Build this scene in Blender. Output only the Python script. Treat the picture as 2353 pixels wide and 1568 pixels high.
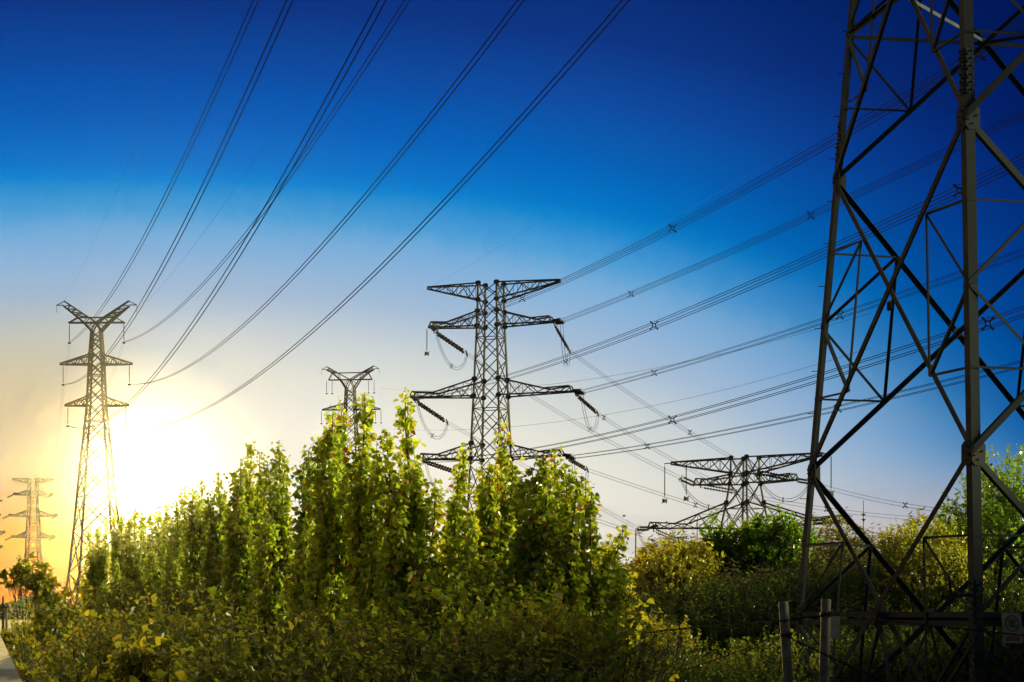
import bpy, math, random
import numpy as np
from mathutils import Vector, Matrix

for o in list(bpy.data.objects):
    bpy.data.objects.remove(o)
scn = bpy.context.scene
col = scn.collection
R = math.radians

# ---------------------------------------------------------------- camera
F, CX, HY = 5000.0, 1176.5, 1400.0     # focal length, principal column and horizon row, in pixels of a 2353 px wide frame
ZC = 4.0                               # camera height above the ground
cam_d = bpy.data.cameras.new("camera")
cam = bpy.data.objects.new("camera", cam_d)
col.objects.link(cam)
cam.location = (0, 0, ZC)
cam.rotation_euler = (R(90), 0, 0)
cam_d.sensor_width = 36.0
cam_d.lens = F / 2353.0 * 36.0
cam_d.shift_y = (HY - 784.0) / 2353.0
cam_d.clip_start = 0.5
cam_d.clip_end = 8000.0
scn.camera = cam

# ---------------------------------------------------------------- sun and sky
SUN_AZ, SUN_EL = math.atan2(322 - CX, F), math.atan2(HY - 1085, F)
sd = Vector((math.sin(SUN_AZ) * math.cos(SUN_EL), math.cos(SUN_AZ) * math.cos(SUN_EL), math.sin(SUN_EL)))
sun_l = bpy.data.lights.new("sun", 'SUN')
sun_l.energy = 5.0
sun_l.angle = R(0.5)
sun_l.color = (1.0, 0.72, 0.22)
sun = bpy.data.objects.new("sun", sun_l)
col.objects.link(sun)
sun.rotation_euler = (-sd).to_track_quat('-Z', 'Y').to_euler()
sun.location = (0, 0, 60)


def lin(r, g, b):
    f = lambda c: ((c / 255 + 0.055) / 1.055) ** 2.4 if c > 10 else c / 255 / 12.92
    return (f(r), f(g), f(b), 1)


world = bpy.data.worlds.new("World")
scn.world = world
world.use_nodes = True
wt = world.node_tree
wt.nodes.clear()


def N(nt, typ, **kw):
    n = nt.nodes.new(typ)
    for k, v in kw.items():
        setattr(n, k, v)
    return n


def M(nt, op, a, b=None, c=None, clamp=False):
    n = nt.nodes.new('ShaderNodeMath')
    n.operation = op
    n.use_clamp = clamp
    for i, v in enumerate((a, b, c)):
        if v is None:
            continue
        if isinstance(v, (int, float)):
            n.inputs[i].default_value = v
        else:
            nt.links.new(v, n.inputs[i])
    return n.outputs[0]


def MR(nt, val, a, b, c=0.0, d=1.0):
    n = nt.nodes.new('ShaderNodeMapRange')
    n.interpolation_type = 'SMOOTHSTEP'
    nt.links.new(val, n.inputs[0])
    for i, v in zip((1, 2, 3, 4), (a, b, c, d)):
        n.inputs[i].default_value = v
    return n.outputs[0]


def MIX(nt, fac, a, b, blend='MIX'):
    n = nt.nodes.new('ShaderNodeMix')
    n.data_type = 'RGBA'
    n.blend_type = blend
    for sock, v in ((n.inputs[0], fac), (n.inputs[6], a), (n.inputs[7], b)):
        if isinstance(v, (int, float)):
            sock.default_value = v
        elif isinstance(v, tuple):
            sock.default_value = v
        else:
            nt.links.new(v, sock)
    return n.outputs[2]


def ramp(nt, fac, stops, interp='LINEAR'):
    n = nt.nodes.new('ShaderNodeValToRGB')
    cr = n.color_ramp
    cr.interpolation = interp
    while len(cr.elements) > 1:
        cr.elements.remove(cr.elements[0])
    cr.elements[0].position = stops[0][0]
    cr.elements[0].color = stops[0][1]
    for p, c in stops[1:]:
        e = cr.elements.new(p)
        e.color = c
    nt.links.new(fac, n.inputs[0])
    return n.outputs[0]


tc = N(wt, 'ShaderNodeTexCoord')
sep = N(wt, 'ShaderNodeSeparateXYZ')
wt.links.new(tc.outputs['Generated'], sep.inputs[0])
az = M(wt, 'MULTIPLY', M(wt, 'ARCTAN2', sep.outputs[0], sep.outputs[1]), 57.2958)
el = M(wt, 'ABSOLUTE', M(wt, 'MULTIPLY', M(wt, 'ARCSINE', sep.outputs[2]), 57.2958))
# elliptical distance, in the sky, from the horizon under the sun
dx = M(wt, 'DIVIDE', M(wt, 'SUBTRACT', az, -8.8), 24.3)
dy = M(wt, 'DIVIDE', el, 10.25)
r0 = M(wt, 'SQRT', M(wt, 'ADD', M(wt, 'MULTIPLY', dx, dx), M(wt, 'MULTIPLY', dy, dy)))
nz = N(wt, 'ShaderNodeTexNoise')
nz.inputs['Scale'].default_value = 110.0
nz.inputs['Detail'].default_value = 6.0
nz.inputs['Roughness'].default_value = 0.7
mp = N(wt, 'ShaderNodeMapping')
mp.inputs['Scale'].default_value = (1.0, 1.0, 0.55)
wt.links.new(tc.outputs['Generated'], mp.inputs[0])
wt.links.new(mp.outputs[0], nz.inputs['Vector'])
band = M(wt, 'MULTIPLY', MR(wt, r0, 0.85, 1.0), MR(wt, r0, 1.15, 1.0))
r1 = M(wt, 'ADD', r0, M(wt, 'MULTIPLY', M(wt, 'MULTIPLY', M(wt, 'SUBTRACT', nz.outputs[0], 0.5), 0.055), band))
rs = M(wt, 'DIVIDE', r1, 3.0)
stops = [(0.0, (255, 244, 205)), (0.3, (253, 246, 222)), (0.47, (246, 240, 224)), (0.6, (227, 227, 215)), (0.7, (203, 211, 212)),
         (0.8, (166, 189, 213)), (0.9, (136, 178, 217)), (0.94, (122, 174, 217)), (1.0, (78, 158, 214)), (1.08, (18, 133, 206)), (1.12, (3, 118, 198)),
         (1.22, (6, 98, 184)), (1.35, (14, 76, 164)), (1.5, (14, 54, 134)), (1.65, (8, 44, 118)), (1.95, (3, 34, 100)), (2.5, (60, 90, 150))]
sky = ramp(wt, rs, [(p / 3.0, lin(*c)) for p, c in stops])
# the sky darkens away from the sun
sky = MIX(wt, M(wt, 'MULTIPLY', MR(wt, az, 1.0, 16.0), MR(wt, r0, 0.72, 1.05)), sky, MIX(wt, 1.0, sky, (0.03, 0.30, 0.52, 1), 'MULTIPLY'))
sky = MIX(wt, M(wt, 'MULTIPLY', MR(wt, az, 0.0, 10.0), MR(wt, el, 4.5, 0.5)), sky, lin(205, 188, 178))
# greyish right horizon, and the orange horizon on the far side of the sun
left = M(wt, 'MULTIPLY', MR(wt, az, -8.5, -12.5), MR(wt, el, 9.0, 5.0))
sky = MIX(wt, left, sky, MIX(wt, 1.0, sky, (0.84, 0.72, 0.50, 1), 'MULTIPLY'))
org = M(wt, 'MULTIPLY', MR(wt, el, 4.3, 0.9), MR(wt, az, -9.6, -11.6))
sky = MIX(wt, org, sky, lin(250, 150, 3))
# thin clouds
cn = N(wt, 'ShaderNodeTexNoise')
cn.inputs['Scale'].default_value = 9.0
cn.inputs['Detail'].default_value = 5.0
mp2 = N(wt, 'ShaderNodeMapping')
mp2.inputs['Scale'].default_value = (1.0, 1.0, 6.0)
wt.links.new(tc.outputs['Generated'], mp2.inputs[0])
wt.links.new(mp2.outputs[0], cn.inputs['Vector'])
cl = M(wt, 'MULTIPLY', MR(wt, cn.outputs[0], 0.52, 0.72), MR(wt, el, 5.0, 2.2))
sky = MIX(wt, M(wt, 'MULTIPLY', cl, 0.24), sky, lin(150, 146, 150))
# the air between (see haze at the end) adds its own glow round the sun: keep the sky behind it that much darker
HAZE_D, HAZE_G = 0.000006, 0.98
sdn = N(wt, 'ShaderNodeVectorMath', operation='DOT_PRODUCT')
wt.links.new(tc.outputs['Generated'], sdn.inputs[0])
sdn.inputs[1].default_value = tuple(sd)
hgd = M(wt, 'POWER', M(wt, 'SUBTRACT', 1 + HAZE_G ** 2, M(wt, 'MULTIPLY', sdn.outputs['Value'], 2 * HAZE_G)), 1.5)
pth = M(wt, 'MINIMUM', M(wt, 'DIVIDE', 72.0, M(wt, 'MAXIMUM', sep.outputs[2], 0.001)), 2600.0)
glow = M(wt, 'MINIMUM', M(wt, 'DIVIDE', M(wt, 'MULTIPLY', pth, HAZE_D * 5.0 * 0.75 * (1 - HAZE_G ** 2) / (4 * math.pi)), hgd), 0.22)
gcol = N(wt, 'ShaderNodeVectorMath', operation='SCALE')
gcol.inputs[0].default_value = tuple(sun_l.color)
wt.links.new(glow, gcol.inputs['Scale'])
sub = N(wt, 'ShaderNodeVectorMath', operation='SUBTRACT')
wt.links.new(sky, sub.inputs[0])
wt.links.new(gcol.outputs[0], sub.inputs[1])
mxm = N(wt, 'ShaderNodeVectorMath', operation='MAXIMUM')
wt.links.new(sub.outputs[0], mxm.inputs[0])
mxm.inputs[1].default_value = (0.0, 0.0, 0.0)
sky = mxm.outputs[0]
ni = N(wt, 'ShaderNodeTexSky', sky_type='NISHITA', sun_disc=False)
ni.sun_elevation = SUN_EL
ni.sun_rotation = SUN_AZ
nis = MIX(wt, 1.0, ni.outputs[0], (0.10, 0.10, 0.10, 1), 'MULTIPLY')
back = MIX(wt, 1.0, nis, (0.05, 0.055, 0.06, 1), 'ADD')
sky = MIX(wt, MR(wt, r0, 2.1, 3.4), sky, back)
# added bright sky patch, unseen off to the right, that lights the foliage
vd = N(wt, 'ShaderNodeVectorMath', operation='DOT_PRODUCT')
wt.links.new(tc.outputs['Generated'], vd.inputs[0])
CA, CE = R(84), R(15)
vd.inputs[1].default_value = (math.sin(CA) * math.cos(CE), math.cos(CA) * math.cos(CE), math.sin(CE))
fill_patch_f = MR(wt, vd.outputs['Value'], math.cos(R(16)), math.cos(R(6)))
fill_patch = MIX(wt, fill_patch_f, (0, 0, 0, 1), (72.0, 68.0, 34.0, 1))
sky = MIX(wt, 1.0, sky, fill_patch, 'ADD')
# golden glow added low in the sky, out of view left, to warm the leaves
azg = MR(wt, az, -15.5, -30.0)
azg = M(wt, 'MULTIPLY', azg, MR(wt, az, -90.0, -66.0))
added_glow = M(wt, 'MULTIPLY', azg, MR(wt, el, 13.0, 3.0))
sky = MIX(wt, 1.0, sky, MIX(wt, added_glow, (0, 0, 0, 1), (2.6, 1.5, 0.12, 1)), 'ADD')
bg = N(wt, 'ShaderNodeBackground')
wt.links.new(sky, bg.inputs[0])
bg.inputs[1].default_value = 1.0
wo = N(wt, 'ShaderNodeOutputWorld')
wt.links.new(bg.outputs[0], wo.inputs[0])

scn.view_settings.view_transform = 'Standard'
scn.view_settings.look = 'None'
scn.view_settings.exposure = 0.0
scn.view_settings.gamma = 1.0
scn.view_settings.use_curve_mapping = False
cy = scn.cycles
cy.max_bounces = 8
cy.diffuse_bounces = 3
cy.glossy_bounces = 2
cy.transmission_bounces = 4
cy.transparent_max_bounces = 4
cy.volume_bounces = 0
cy.use_denoising = True
cy.sample_clamp_indirect = 6.0
scn.render.film_transparent = False


# ---------------------------------------------------------------- helpers
def at(x, y, Y):
    """world point seen at column x, row y when it stands Y metres away"""
    return Vector(((x - CX) * Y / F, Y, ZC + (HY - y) * Y / F))


def tag(o, label=None, cat=None, group=None, kind=None):
    if label:
        o["label"] = label
    if cat:
        o["category"] = cat
    if group:
        o["group"] = group
    if kind:
        o["kind"] = kind
    return o


def empty(name, loc, label, cat, group=None, rz=0.0):
    o = bpy.data.objects.new(name, None)
    col.objects.link(o)
    o.location = loc
    o.rotation_euler = (0, 0, rz)
    o.empty_display_size = 0.5
    return tag(o, label, cat, group)


class MB:
    """collects vertices and faces in world coordinates, builds ONE mesh object"""

    def __init__(s):
        s.v, s.f, s.m = [], [], []

    def add(s, vs, fs, m=0):
        k = len(s.v)
        s.v += [tuple(v) for v in vs]
        s.f += [tuple(i + k for i in f) for f in fs]
        s.m += [m] * len(fs)

    def prism(s, A, B, prof, ex, ey, m=0):
        n = len(prof)
        vs = [A + ex * p[0] + ey * p[1] for p in prof] + [B + ex * p[0] + ey * p[1] for p in prof]
        fs = [(i, (i + 1) % n, n + (i + 1) % n, n + i) for i in range(n)]
        fs += [tuple(range(n - 1, -1, -1)), tuple(range(n, 2 * n))]
        s.add(vs, fs, m)

    def bar(s, A, B, w, h=None, m=0):
        A, B = Vector(A), Vector(B)
        d = (B - A)
        if d.length < 1e-6:
            return
        d.normalize()
        u = Vector((0, 0, 1)) if abs(d.z) < 0.9 else Vector((1, 0, 0))
        ex = d.cross(u).normalized()
        ey = ex.cross(d).normalized()
        h = h or w
        s.prism(A, B, [(-w / 2, -h / 2), (w / 2, -h / 2), (w / 2, h / 2), (-w / 2, h / 2)], ex, ey, m)

    def angle(s, A, B, n, w, t, off=0.0, m=0):
        """rolled steel angle from A to B, one flange in the plane with normal n"""
        d = (B - A).normalized()
        n = (n - d * n.dot(d)).normalized()
        ex = d.cross(n).normalized()
        A, B = A + n * off, B + n * off
        s.prism(A, B, [(-w / 2, 0), (w / 2, 0), (w / 2, -t), (-w / 2 + t, -t), (-w / 2 + t, -w), (-w / 2, -w)], ex, n, m)

    def tube(s, pts, r, k=6, m=0):
        pts = [Vector(p) for p in pts]
        n = len(pts)
        rr = r if isinstance(r, (list, tuple)) else [r] * n
        vs = []
        for i, p in enumerate(pts):
            d = (pts[min(i + 1, n - 1)] - pts[max(i - 1, 0)])
            d = d.normalized() if d.length > 1e-9 else Vector((0, 0, 1))
            u = Vector((0, 0, 1)) if abs(d.z) < 0.95 else Vector((1, 0, 0))
            ex = d.cross(u).normalized()
            ey = ex.cross(d)
            for j in range(k):
                a = 2 * math.pi * j / k
                vs.append(p + ex * (math.cos(a) * rr[i]) + ey * (math.sin(a) * rr[i]))
        fs = []
        for i in range(n - 1):
            for j in range(k):
                fs.append((i * k + j, i * k + (j + 1) % k, (i + 1) * k + (j + 1) % k, (i + 1) * k + j))
        fs.append(tuple(range(k - 1, -1, -1)))
        fs.append(tuple((n - 1) * k + j for j in range(k)))
        s.add(vs, fs, m)

    def box(s, c, sx, sy, sz, rz=0.0, m=0):
        c = Vector(c)
        ex = Vector((math.cos(rz), math.sin(rz), 0))
        ey = Vector((-math.sin(rz), math.cos(rz), 0))
        A = c - Vector((0, 0, sz / 2))
        s.prism(A, A + Vector((0, 0, sz)), [(-sx / 2, -sy / 2), (sx / 2, -sy / 2), (sx / 2, sy / 2), (-sx / 2, sy / 2)], ex, ey, m)

    def plate(s, c, ex, ey, w, h, t, m=0, cut=0.0):
        """flat plate centred on c, spanned by ex, ey, thickness t"""
        c, ex, ey = Vector(c), Vector(ex).normalized(), Vector(ey).normalized()
        nn = ex.cross(ey).normalized()
        k = cut
        prof = [(-w / 2 + k, -h / 2), (w / 2 - k, -h / 2), (w / 2, -h / 2 + k), (w / 2, h / 2 - k), (w / 2 - k, h / 2), (-w / 2 + k, h / 2), (-w / 2, h / 2 - k), (-w / 2, -h / 2 + k)] if k else [(-w / 2, -h / 2), (w / 2, -h / 2), (w / 2, h / 2), (-w / 2, h / 2)]
        s.prism(c - nn * t / 2, c + nn * t / 2, prof, ex, ey, m)

    def build(s, name, mats, parent=None, smooth=False):
        return mesh_obj(name, np.array(s.v, dtype=np.float64), s.f, mats, parent, smooth, s.m)


def inv_root(parent):
    p = parent
    while p.parent is not None:
        p = p.parent
    return (Matrix.Translation(p.location) @ p.rotation_euler.to_matrix().to_4x4()).inverted()


def mesh_obj(name, v, faces, mats, parent=None, smooth=False, midx=None):
    if not isinstance(mats, (list, tuple)):
        mats = [mats]
    if parent is not None:
        mi = np.array(inv_root(parent))
        v = v @ mi[:3, :3].T + mi[:3, 3]
    me = bpy.data.meshes.new(name)
    if isinstance(faces, np.ndarray):      # all quads
        nf = len(faces)
        me.vertices.add(len(v))
        me.vertices.foreach_set("co", v.astype(np.float32).ravel())
        me.loops.add(nf * 4)
        me.loops.foreach_set("vertex_index", faces.astype(np.int32).ravel())
        me.polygons.add(nf)
        me.polygons.foreach_set("loop_start", np.arange(0, nf * 4, 4, dtype=np.int32))
        me.polygons.foreach_set("loop_total", np.full(nf, 4, dtype=np.int32))
        me.update(calc_edges=True)
    else:
        me.from_pydata([tuple(p) for p in v], [], faces)
        me.update()
    for m in mats:
        me.materials.append(m)
    if midx is not None and len(mats) > 1:
        me.polygons.foreach_set("material_index", np.asarray(midx, dtype=np.int32))
    if smooth:
        me.polygons.foreach_set("use_smooth", np.ones(len(me.polygons), dtype=bool))
    o = bpy.data.objects.new(name, me)
    col.objects.link(o)
    if parent is not None:
        o.parent = parent
    return o


# ---------------------------------------------------------------- materials
def new_mat(name):
    m = bpy.data.materials.new(name)
    m.use_nodes = True
    nt = m.node_tree
    nt.nodes.clear()
    out = nt.nodes.new('ShaderNodeOutputMaterial')
    return m, nt, out


def noisy(name, c1, c2, scale, rough=0.6, metal=0.0, bump=0.0, spec=0.5):
    m, nt, out = new_mat(name)
    t = nt.nodes.new('ShaderNodeTexCoord')
    n = nt.nodes.new('ShaderNodeTexNoise')
    n.inputs['Scale'].default_value = scale
    n.inputs['Detail'].default_value = 6
    nt.links.new(t.outputs['Object'], n.inputs['Vector'])
    f = MR(nt, n.outputs[0], 0.35, 0.65)
    c = MIX(nt, f, (*c1, 1), (*c2, 1))
    p = nt.nodes.new('ShaderNodeBsdfPrincipled')
    nt.links.new(c, p.inputs['Base Color'])
    p.inputs['Metallic'].default_value = metal
    p.inputs['Specular IOR Level'].default_value = spec
    nt.links.new(M(nt, 'ADD', M(nt, 'MULTIPLY', f, 0.15), rough), p.inputs['Roughness'])
    if bump:
        b = nt.nodes.new('ShaderNodeBump')
        b.inputs['Strength'].default_value = bump
        b.inputs['Distance'].default_value = 0.02
        nt.links.new(n.outputs[0], b.inputs['Height'])
        nt.links.new(b.outputs[0], p.inputs['Normal'])
    nt.links.new(p.outputs[0], out.inputs[0])
    return m


def leaf_mat(name, cols, trans, young=None, tw=0.5):
    """thin leaf: reflects one colour, lets another through; every leaf its own tint"""
    m, nt, out = new_mat(name)
    g = nt.nodes.new('ShaderNodeNewGeometry')
    rnd = g.outputs['Random Per Island']
    k = len(cols)
    base = ramp(nt, rnd, [(i / (k - 1) * 0.93, (*c, 1)) for i, c in enumerate(cols)])
    tr = ramp(nt, rnd, [(i / (len(trans) - 1) * 0.93, (*c, 1)) for i, c in enumerate(trans)])
    if young:
        f = M(nt, 'GREATER_THAN', rnd, 1.0 - young[1])
        base = MIX(nt, f, base, (*young[0], 1))
        tr = MIX(nt, f, tr, (*[min(1, v * 1.6) for v in young[0]], 1))
    d = nt.nodes.new('ShaderNodeBsdfDiffuse')
    nt.links.new(base, d.inputs[0])
    t = nt.nodes.new('ShaderNodeBsdfTranslucent')
    nt.links.new(tr, t.inputs[0])
    mx = nt.nodes.new('ShaderNodeMixShader')
    mx.inputs[0].default_value = tw
    nt.links.new(d.outputs[0], mx.inputs[1])
    nt.links.new(t.outputs[0], mx.inputs[2])
    gl = nt.nodes.new('ShaderNodeBsdfGlossy')
    gl.inputs['Roughness'].default_value = 0.42
    gl.inputs[0].default_value = (0.8, 0.8, 0.8, 1)
    lw = nt.nodes.new('ShaderNodeLayerWeight')
    lw.inputs[0].default_value = 0.25
    mx2 = nt.nodes.new('ShaderNodeMixShader')
    nt.links.new(M(nt, 'MULTIPLY', lw.outputs['Fresnel'], 0.22), mx2.inputs[0])
    nt.links.new(mx.outputs[0], mx2.inputs[1])
    nt.links.new(gl.outputs[0], mx2.inputs[2])
    nt.links.new(mx2.outputs[0], out.inputs[0])
    return m


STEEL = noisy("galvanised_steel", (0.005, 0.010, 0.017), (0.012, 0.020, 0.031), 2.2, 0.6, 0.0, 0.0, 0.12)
STEEL_FAR = noisy("weathered_steel", (0.022, 0.017, 0.015), (0.04, 0.03, 0.026), 0.8, 0.7, 0.0)
WIRE = noisy("aluminium_wire", (0.004, 0.004, 0.005), (0.008, 0.007, 0.009), 1.0, 0.8, 0.0, 0.0, 0.1)
INSUL = noisy("brown_glazed_insulator", (0.022, 0.013, 0.01), (0.04, 0.024, 0.018), 3.0, 0.5, 0.0, 0.0, 0.12)
INSUL_PALE = noisy("pale_glazed_insulator", (0.12, 0.11, 0.095), (0.2, 0.18, 0.155), 3.0, 0.35)
CONCRETE = noisy("rough_concrete", (0.13, 0.115, 0.10), (0.2, 0.18, 0.16), 3.0, 0.85, 0.0, 0.3)
POSTC = noisy("weathered_post_concrete", (0.05, 0.046, 0.044), (0.095, 0.088, 0.085), 5.0, 0.8, 0.0, 0.35)
BARK = noisy("bark", (0.035, 0.026, 0.017), (0.075, 0.058, 0.04), 9.0, 0.85, 0.0, 0.5)
EARTH = noisy("earth_and_weeds", (0.03, 0.034, 0.012), (0.075, 0.065, 0.03), 0.35, 0.95)
WOODP = noisy("pole_wood", (0.05, 0.038, 0.026), (0.1, 0.075, 0.05), 2.0, 0.85)
WHITEP = noisy("sign_white_paint", (0.10, 0.12, 0.14), (0.14, 0.16, 0.18), 4.0, 0.5)
REDP = noisy("faded_red_paint", (0.075, 0.016, 0.014), (0.11, 0.024, 0.02), 6.0, 0.55)
BLACKP = noisy("black_paint", (0.012, 0.012, 0.014), (0.02, 0.02, 0.022), 6.0, 0.5)
PLATEG = noisy("pale_green_plate", (0.12, 0.14, 0.11), (0.17, 0.19, 0.15), 4.0, 0.6)

POPLAR = leaf_mat("poplar_leaf", [(0.045, 0.085, 0.008), (0.11, 0.145, 0.012), (0.20, 0.21, 0.016)],
                  [(0.34, 0.48, 0.02), (0.55, 0.64, 0.03), (0.72, 0.70, 0.05)], ((0.27, 0.10, 0.02), 0.03), 0.6)
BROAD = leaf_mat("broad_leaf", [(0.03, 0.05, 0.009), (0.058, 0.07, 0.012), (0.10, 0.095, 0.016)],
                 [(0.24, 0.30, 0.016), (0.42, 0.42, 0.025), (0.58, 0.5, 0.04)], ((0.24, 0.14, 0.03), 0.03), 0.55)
NARROW = leaf_mat("narrow_leaf", [(0.04, 0.055, 0.014), (0.12, 0.12, 0.04), (0.22, 0.20, 0.075)],
                  [(0.22, 0.25, 0.03), (0.38, 0.36, 0.06), (0.46, 0.42, 0.08)], None, 0.4)
FINE = leaf_mat("fine_leaf", [(0.026, 0.052, 0.010), (0.045, 0.08, 0.013), (0.08, 0.09, 0.016)],
                [(0.12, 0.24, 0.02), (0.22, 0.30, 0.03), (0.32, 0.32, 0.03)], ((0.2, 0.1, 0.03), 0.03), 0.45)
BRIGHT = leaf_mat("fresh_green_leaf", [(0.03, 0.085, 0.008), (0.06, 0.125, 0.012), (0.1, 0.15, 0.014)],
                  [(0.14, 0.34, 0.015), (0.24, 0.42, 0.02), (0.34, 0.46, 0.03)], None, 0.5)
GOLD = leaf_mat("yellow_green_leaf", [(0.11, 0.1, 0.012), (0.17, 0.15, 0.016), (0.22, 0.19, 0.02)],
                [(0.5, 0.45, 0.02), (0.62, 0.56, 0.03), (0.7, 0.6, 0.04)], None, 0.5)

# ---------------------------------------------------------------- ground
MBg = MB()
gx = np.linspace(-850, 850, 35)
gy = np.linspace(-50, 2500, 52)
gv = np.array([(x, y, 0.0) for y in gy for x in gx])
gf = np.array([(j * 35 + i, j * 35 + i + 1, (j + 1) * 35 + i + 1, (j + 1) * 35 + i) for j in range(51) for i in range(34)])
g = mesh_obj("ground", gv, gf, EARTH)
tag(g, "flat weedy ground spreading to the horizon", "ground", kind="structure")

# ---------------------------------------------------------------- lattice pylons
ZUP = Vector((0, 0, 1))


def frame_of(base, ang):
    u = Vector((math.cos(ang), math.sin(ang), 0))
    v = Vector((-math.sin(ang), math.cos(ang), 0))
    return lambda a, b, z: Vector((base.x, base.y, 0)) + u * a + v * b + ZUP * z


def body(root, P, prof, wl, wb, gus=0.0):
    """four legs and four lattice faces. prof: list of (z, half side)"""
    def half(z):
        for (z0, h0), (z1, h1) in zip(prof, prof[1:]):
            if z0 <= z <= z1:
                return h0 + (h1 - h0) * (z - z0) / (z1 - z0)
        return prof[-1][1]
    z, zs = prof[0][0], [prof[0][0]]
    ztop = prof[-1][0]
    while z < ztop - 0.01:
        step = max(1.6, half(z) * 2 * 0.92)
        z = z + step
        if z > ztop - 0.6 * step:
            z = ztop
        zs.append(z)
    cs = [(-1, -1), (1, -1), (1, 1), (-1, 1)]
    for sx, sy in cs:
        mb = MB()
        mb.tube([P(sx * h, sy * h, zz) for zz, h in prof], wl / 2 * 1.2, 4)
        mb.build("leg", STEEL_FAR, root)
    for k in range(4):
        (ax, ay), (bx, by) = cs[k], cs[(k + 1) % 4]
        mb = MB()
        for i, (z0, z1) in enumerate(zip(zs, zs[1:])):
            h0, h1 = half(z0), half(z1)
            a0, b0 = P(ax * h0, ay * h0, z0), P(bx * h0, by * h0, z0)
            a1, b1 = P(ax * h1, ay * h1, z1), P(bx * h1, by * h1, z1)
            mb.bar(a0, b1, wb)
            mb.bar(b0, a1, wb)
            if z1 - z0 > 4.5:                 # large lower panels carry secondary bracing
                c = (a0 + b1 + b0 + a1) / 4
                mb.bar((a0 + a1) / 2, (a0 + c) / 2, wb * .6)
                mb.bar((a0 + a1) / 2, (a1 + c) / 2, wb * .6)
                mb.bar((b0 + b1) / 2, (b0 + c) / 2, wb * .6)
                mb.bar((b0 + b1) / 2, (b1 + c) / 2, wb * .6)
            if i % 3 == 0:
                mb.bar(a0, b0, wb)
            if gus:
                mb.bar(a0 - ZUP * gus * .45, a0 + ZUP * gus * .45, gus * .62)
                mb.bar((a0 + b1 + b0 + a1) / 4 - ZUP * .02, (a0 + b1 + b0 + a1) / 4 + ZUP * .25, gus * .5)
        mb.build("lattice_face", STEEL_FAR, root)
    return half


def crossarm(root, P, side, hb, ht, zb, zt, L, wb, style, gus=0.0):
    """one cantilevered arm. style 'tent': bottom chord level, top chord sloping to a flat box end;
    'beak': top chord level, bottom chord rising to a pointed end; 'wedge': plain triangle"""
    mb = MB()
    tips, n = [], 6
    for sv in (-1, 1):
        if style == 'tent':
            bot = [P(side * hb, sv * hb, zb), P(side * L, sv * 0.75, zb + 0.02 * L)]
            kx = hb + (L - hb) * 0.62
            top = [P(side * ht, sv * ht, zt), P(side * kx, sv * (0.75 + (hb - .75) * .38), zb + 0.95), P(side * (L - .5), sv * 0.75, zb + 0.02 * L + 0.95)]
        elif style == 'beak':
            bot = [P(side * hb, sv * hb, zb), P(side * L, sv * 0.22, zt - 0.35)]
            top = [P(side * ht, sv * ht, zt), P(side * L, sv * 0.22, zt)]
        else:
            bot = [P(side * hb, sv * hb, zb), P(side * L, sv * 0.18, zb)]
            top = [P(side * ht, sv * ht, zt), P(side * L, sv * 0.18, zb + 0.25)]
        for a, b in zip(bot, bot[1:]):
            mb.bar(a, b, wb * 1.5)
        for a, b in zip(top, top[1:]):
            mb.bar(a, b, wb * 1.4)

        def pt(ch, t):
            if len(ch) == 2:
                return ch[0].lerp(ch[1], t)
            return ch[0].lerp(ch[1], t / .62) if t < .62 else ch[1].lerp(ch[2], (t - .62) / .38)
        for i in range(n):
            t0, t1 = i / n, (i + 1) / n
            if i % 2:
                mb.bar(pt(bot, t0), pt(top, t1), wb * .8)
            else:
                mb.bar(pt(top, t0), pt(bot, t1), wb * .8)
            mb.bar(pt(bot, t1), pt(top, t1), wb * .5)
        tips.append(bot[-1])
        bots = bot
        if sv == -1:
            b_first, t_first = bot, top
        else:
            for i in range(n):
                t0, t1 = i / n, (i + 1) / n
                q = (b_first, bot) if i % 2 else (bot, b_first)
                mb.bar(pt(q[0], t0), pt(q[1], t1), wb * .6)
                mb.bar(pt(t_first, t1), pt(top, t1), wb * .5)
            mb.bar(b_first[-1], bot[-1], wb * 1.4)
            mb.bar(t_first[-1], top[-1], wb * 1.2)
            if style == 'tent':
                for bb, tt in ((b_first, t_first), (bot, top)):
                    mb.bar(bb[-1], tt[-1], wb * 1.2)
    if gus:
        for sv in (-1, 1):
            for h, z in ((hb, zb), (ht, zt)):
                mb.plate(P(side * h, sv * h, z), P(1, 0, 0) - P(0, 0, 0), ZUP, gus * 1.5, gus * 1.15, 0.12, cut=gus * .32)
    mb.build("crossarm", STEEL_FAR, root)
    return (tips[0] + tips[1]) / 2


def insulator_mb(mb, A, B, r, n, k=10, m=0):
    """string of sheds between A and B"""
    A, B = Vector(A), Vector(B)
    L = (B - A).length
    pts, rad = [], []
    e = 0.09
    pts += [A, A.lerp(B, e)]
    rad += [0.03, 0.03]
    for i in range(n):
        t = e + (1 - 2 * e) * (i + 0.1) / n
        t1 = e + (1 - 2 * e) * (i + 0.5) / n
        t2 = e + (1 - 2 * e) * (i + 0.9) / n
        pts += [A.lerp(B, t), A.lerp(B, t1), A.lerp(B, t2)]
        rad += [r * 0.5, r, r * 0.45]
    pts += [A.lerp(B, 1 - e), B]
    rad += [0.03, 0.03]
    mb.tube(pts, rad, k, m)


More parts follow.
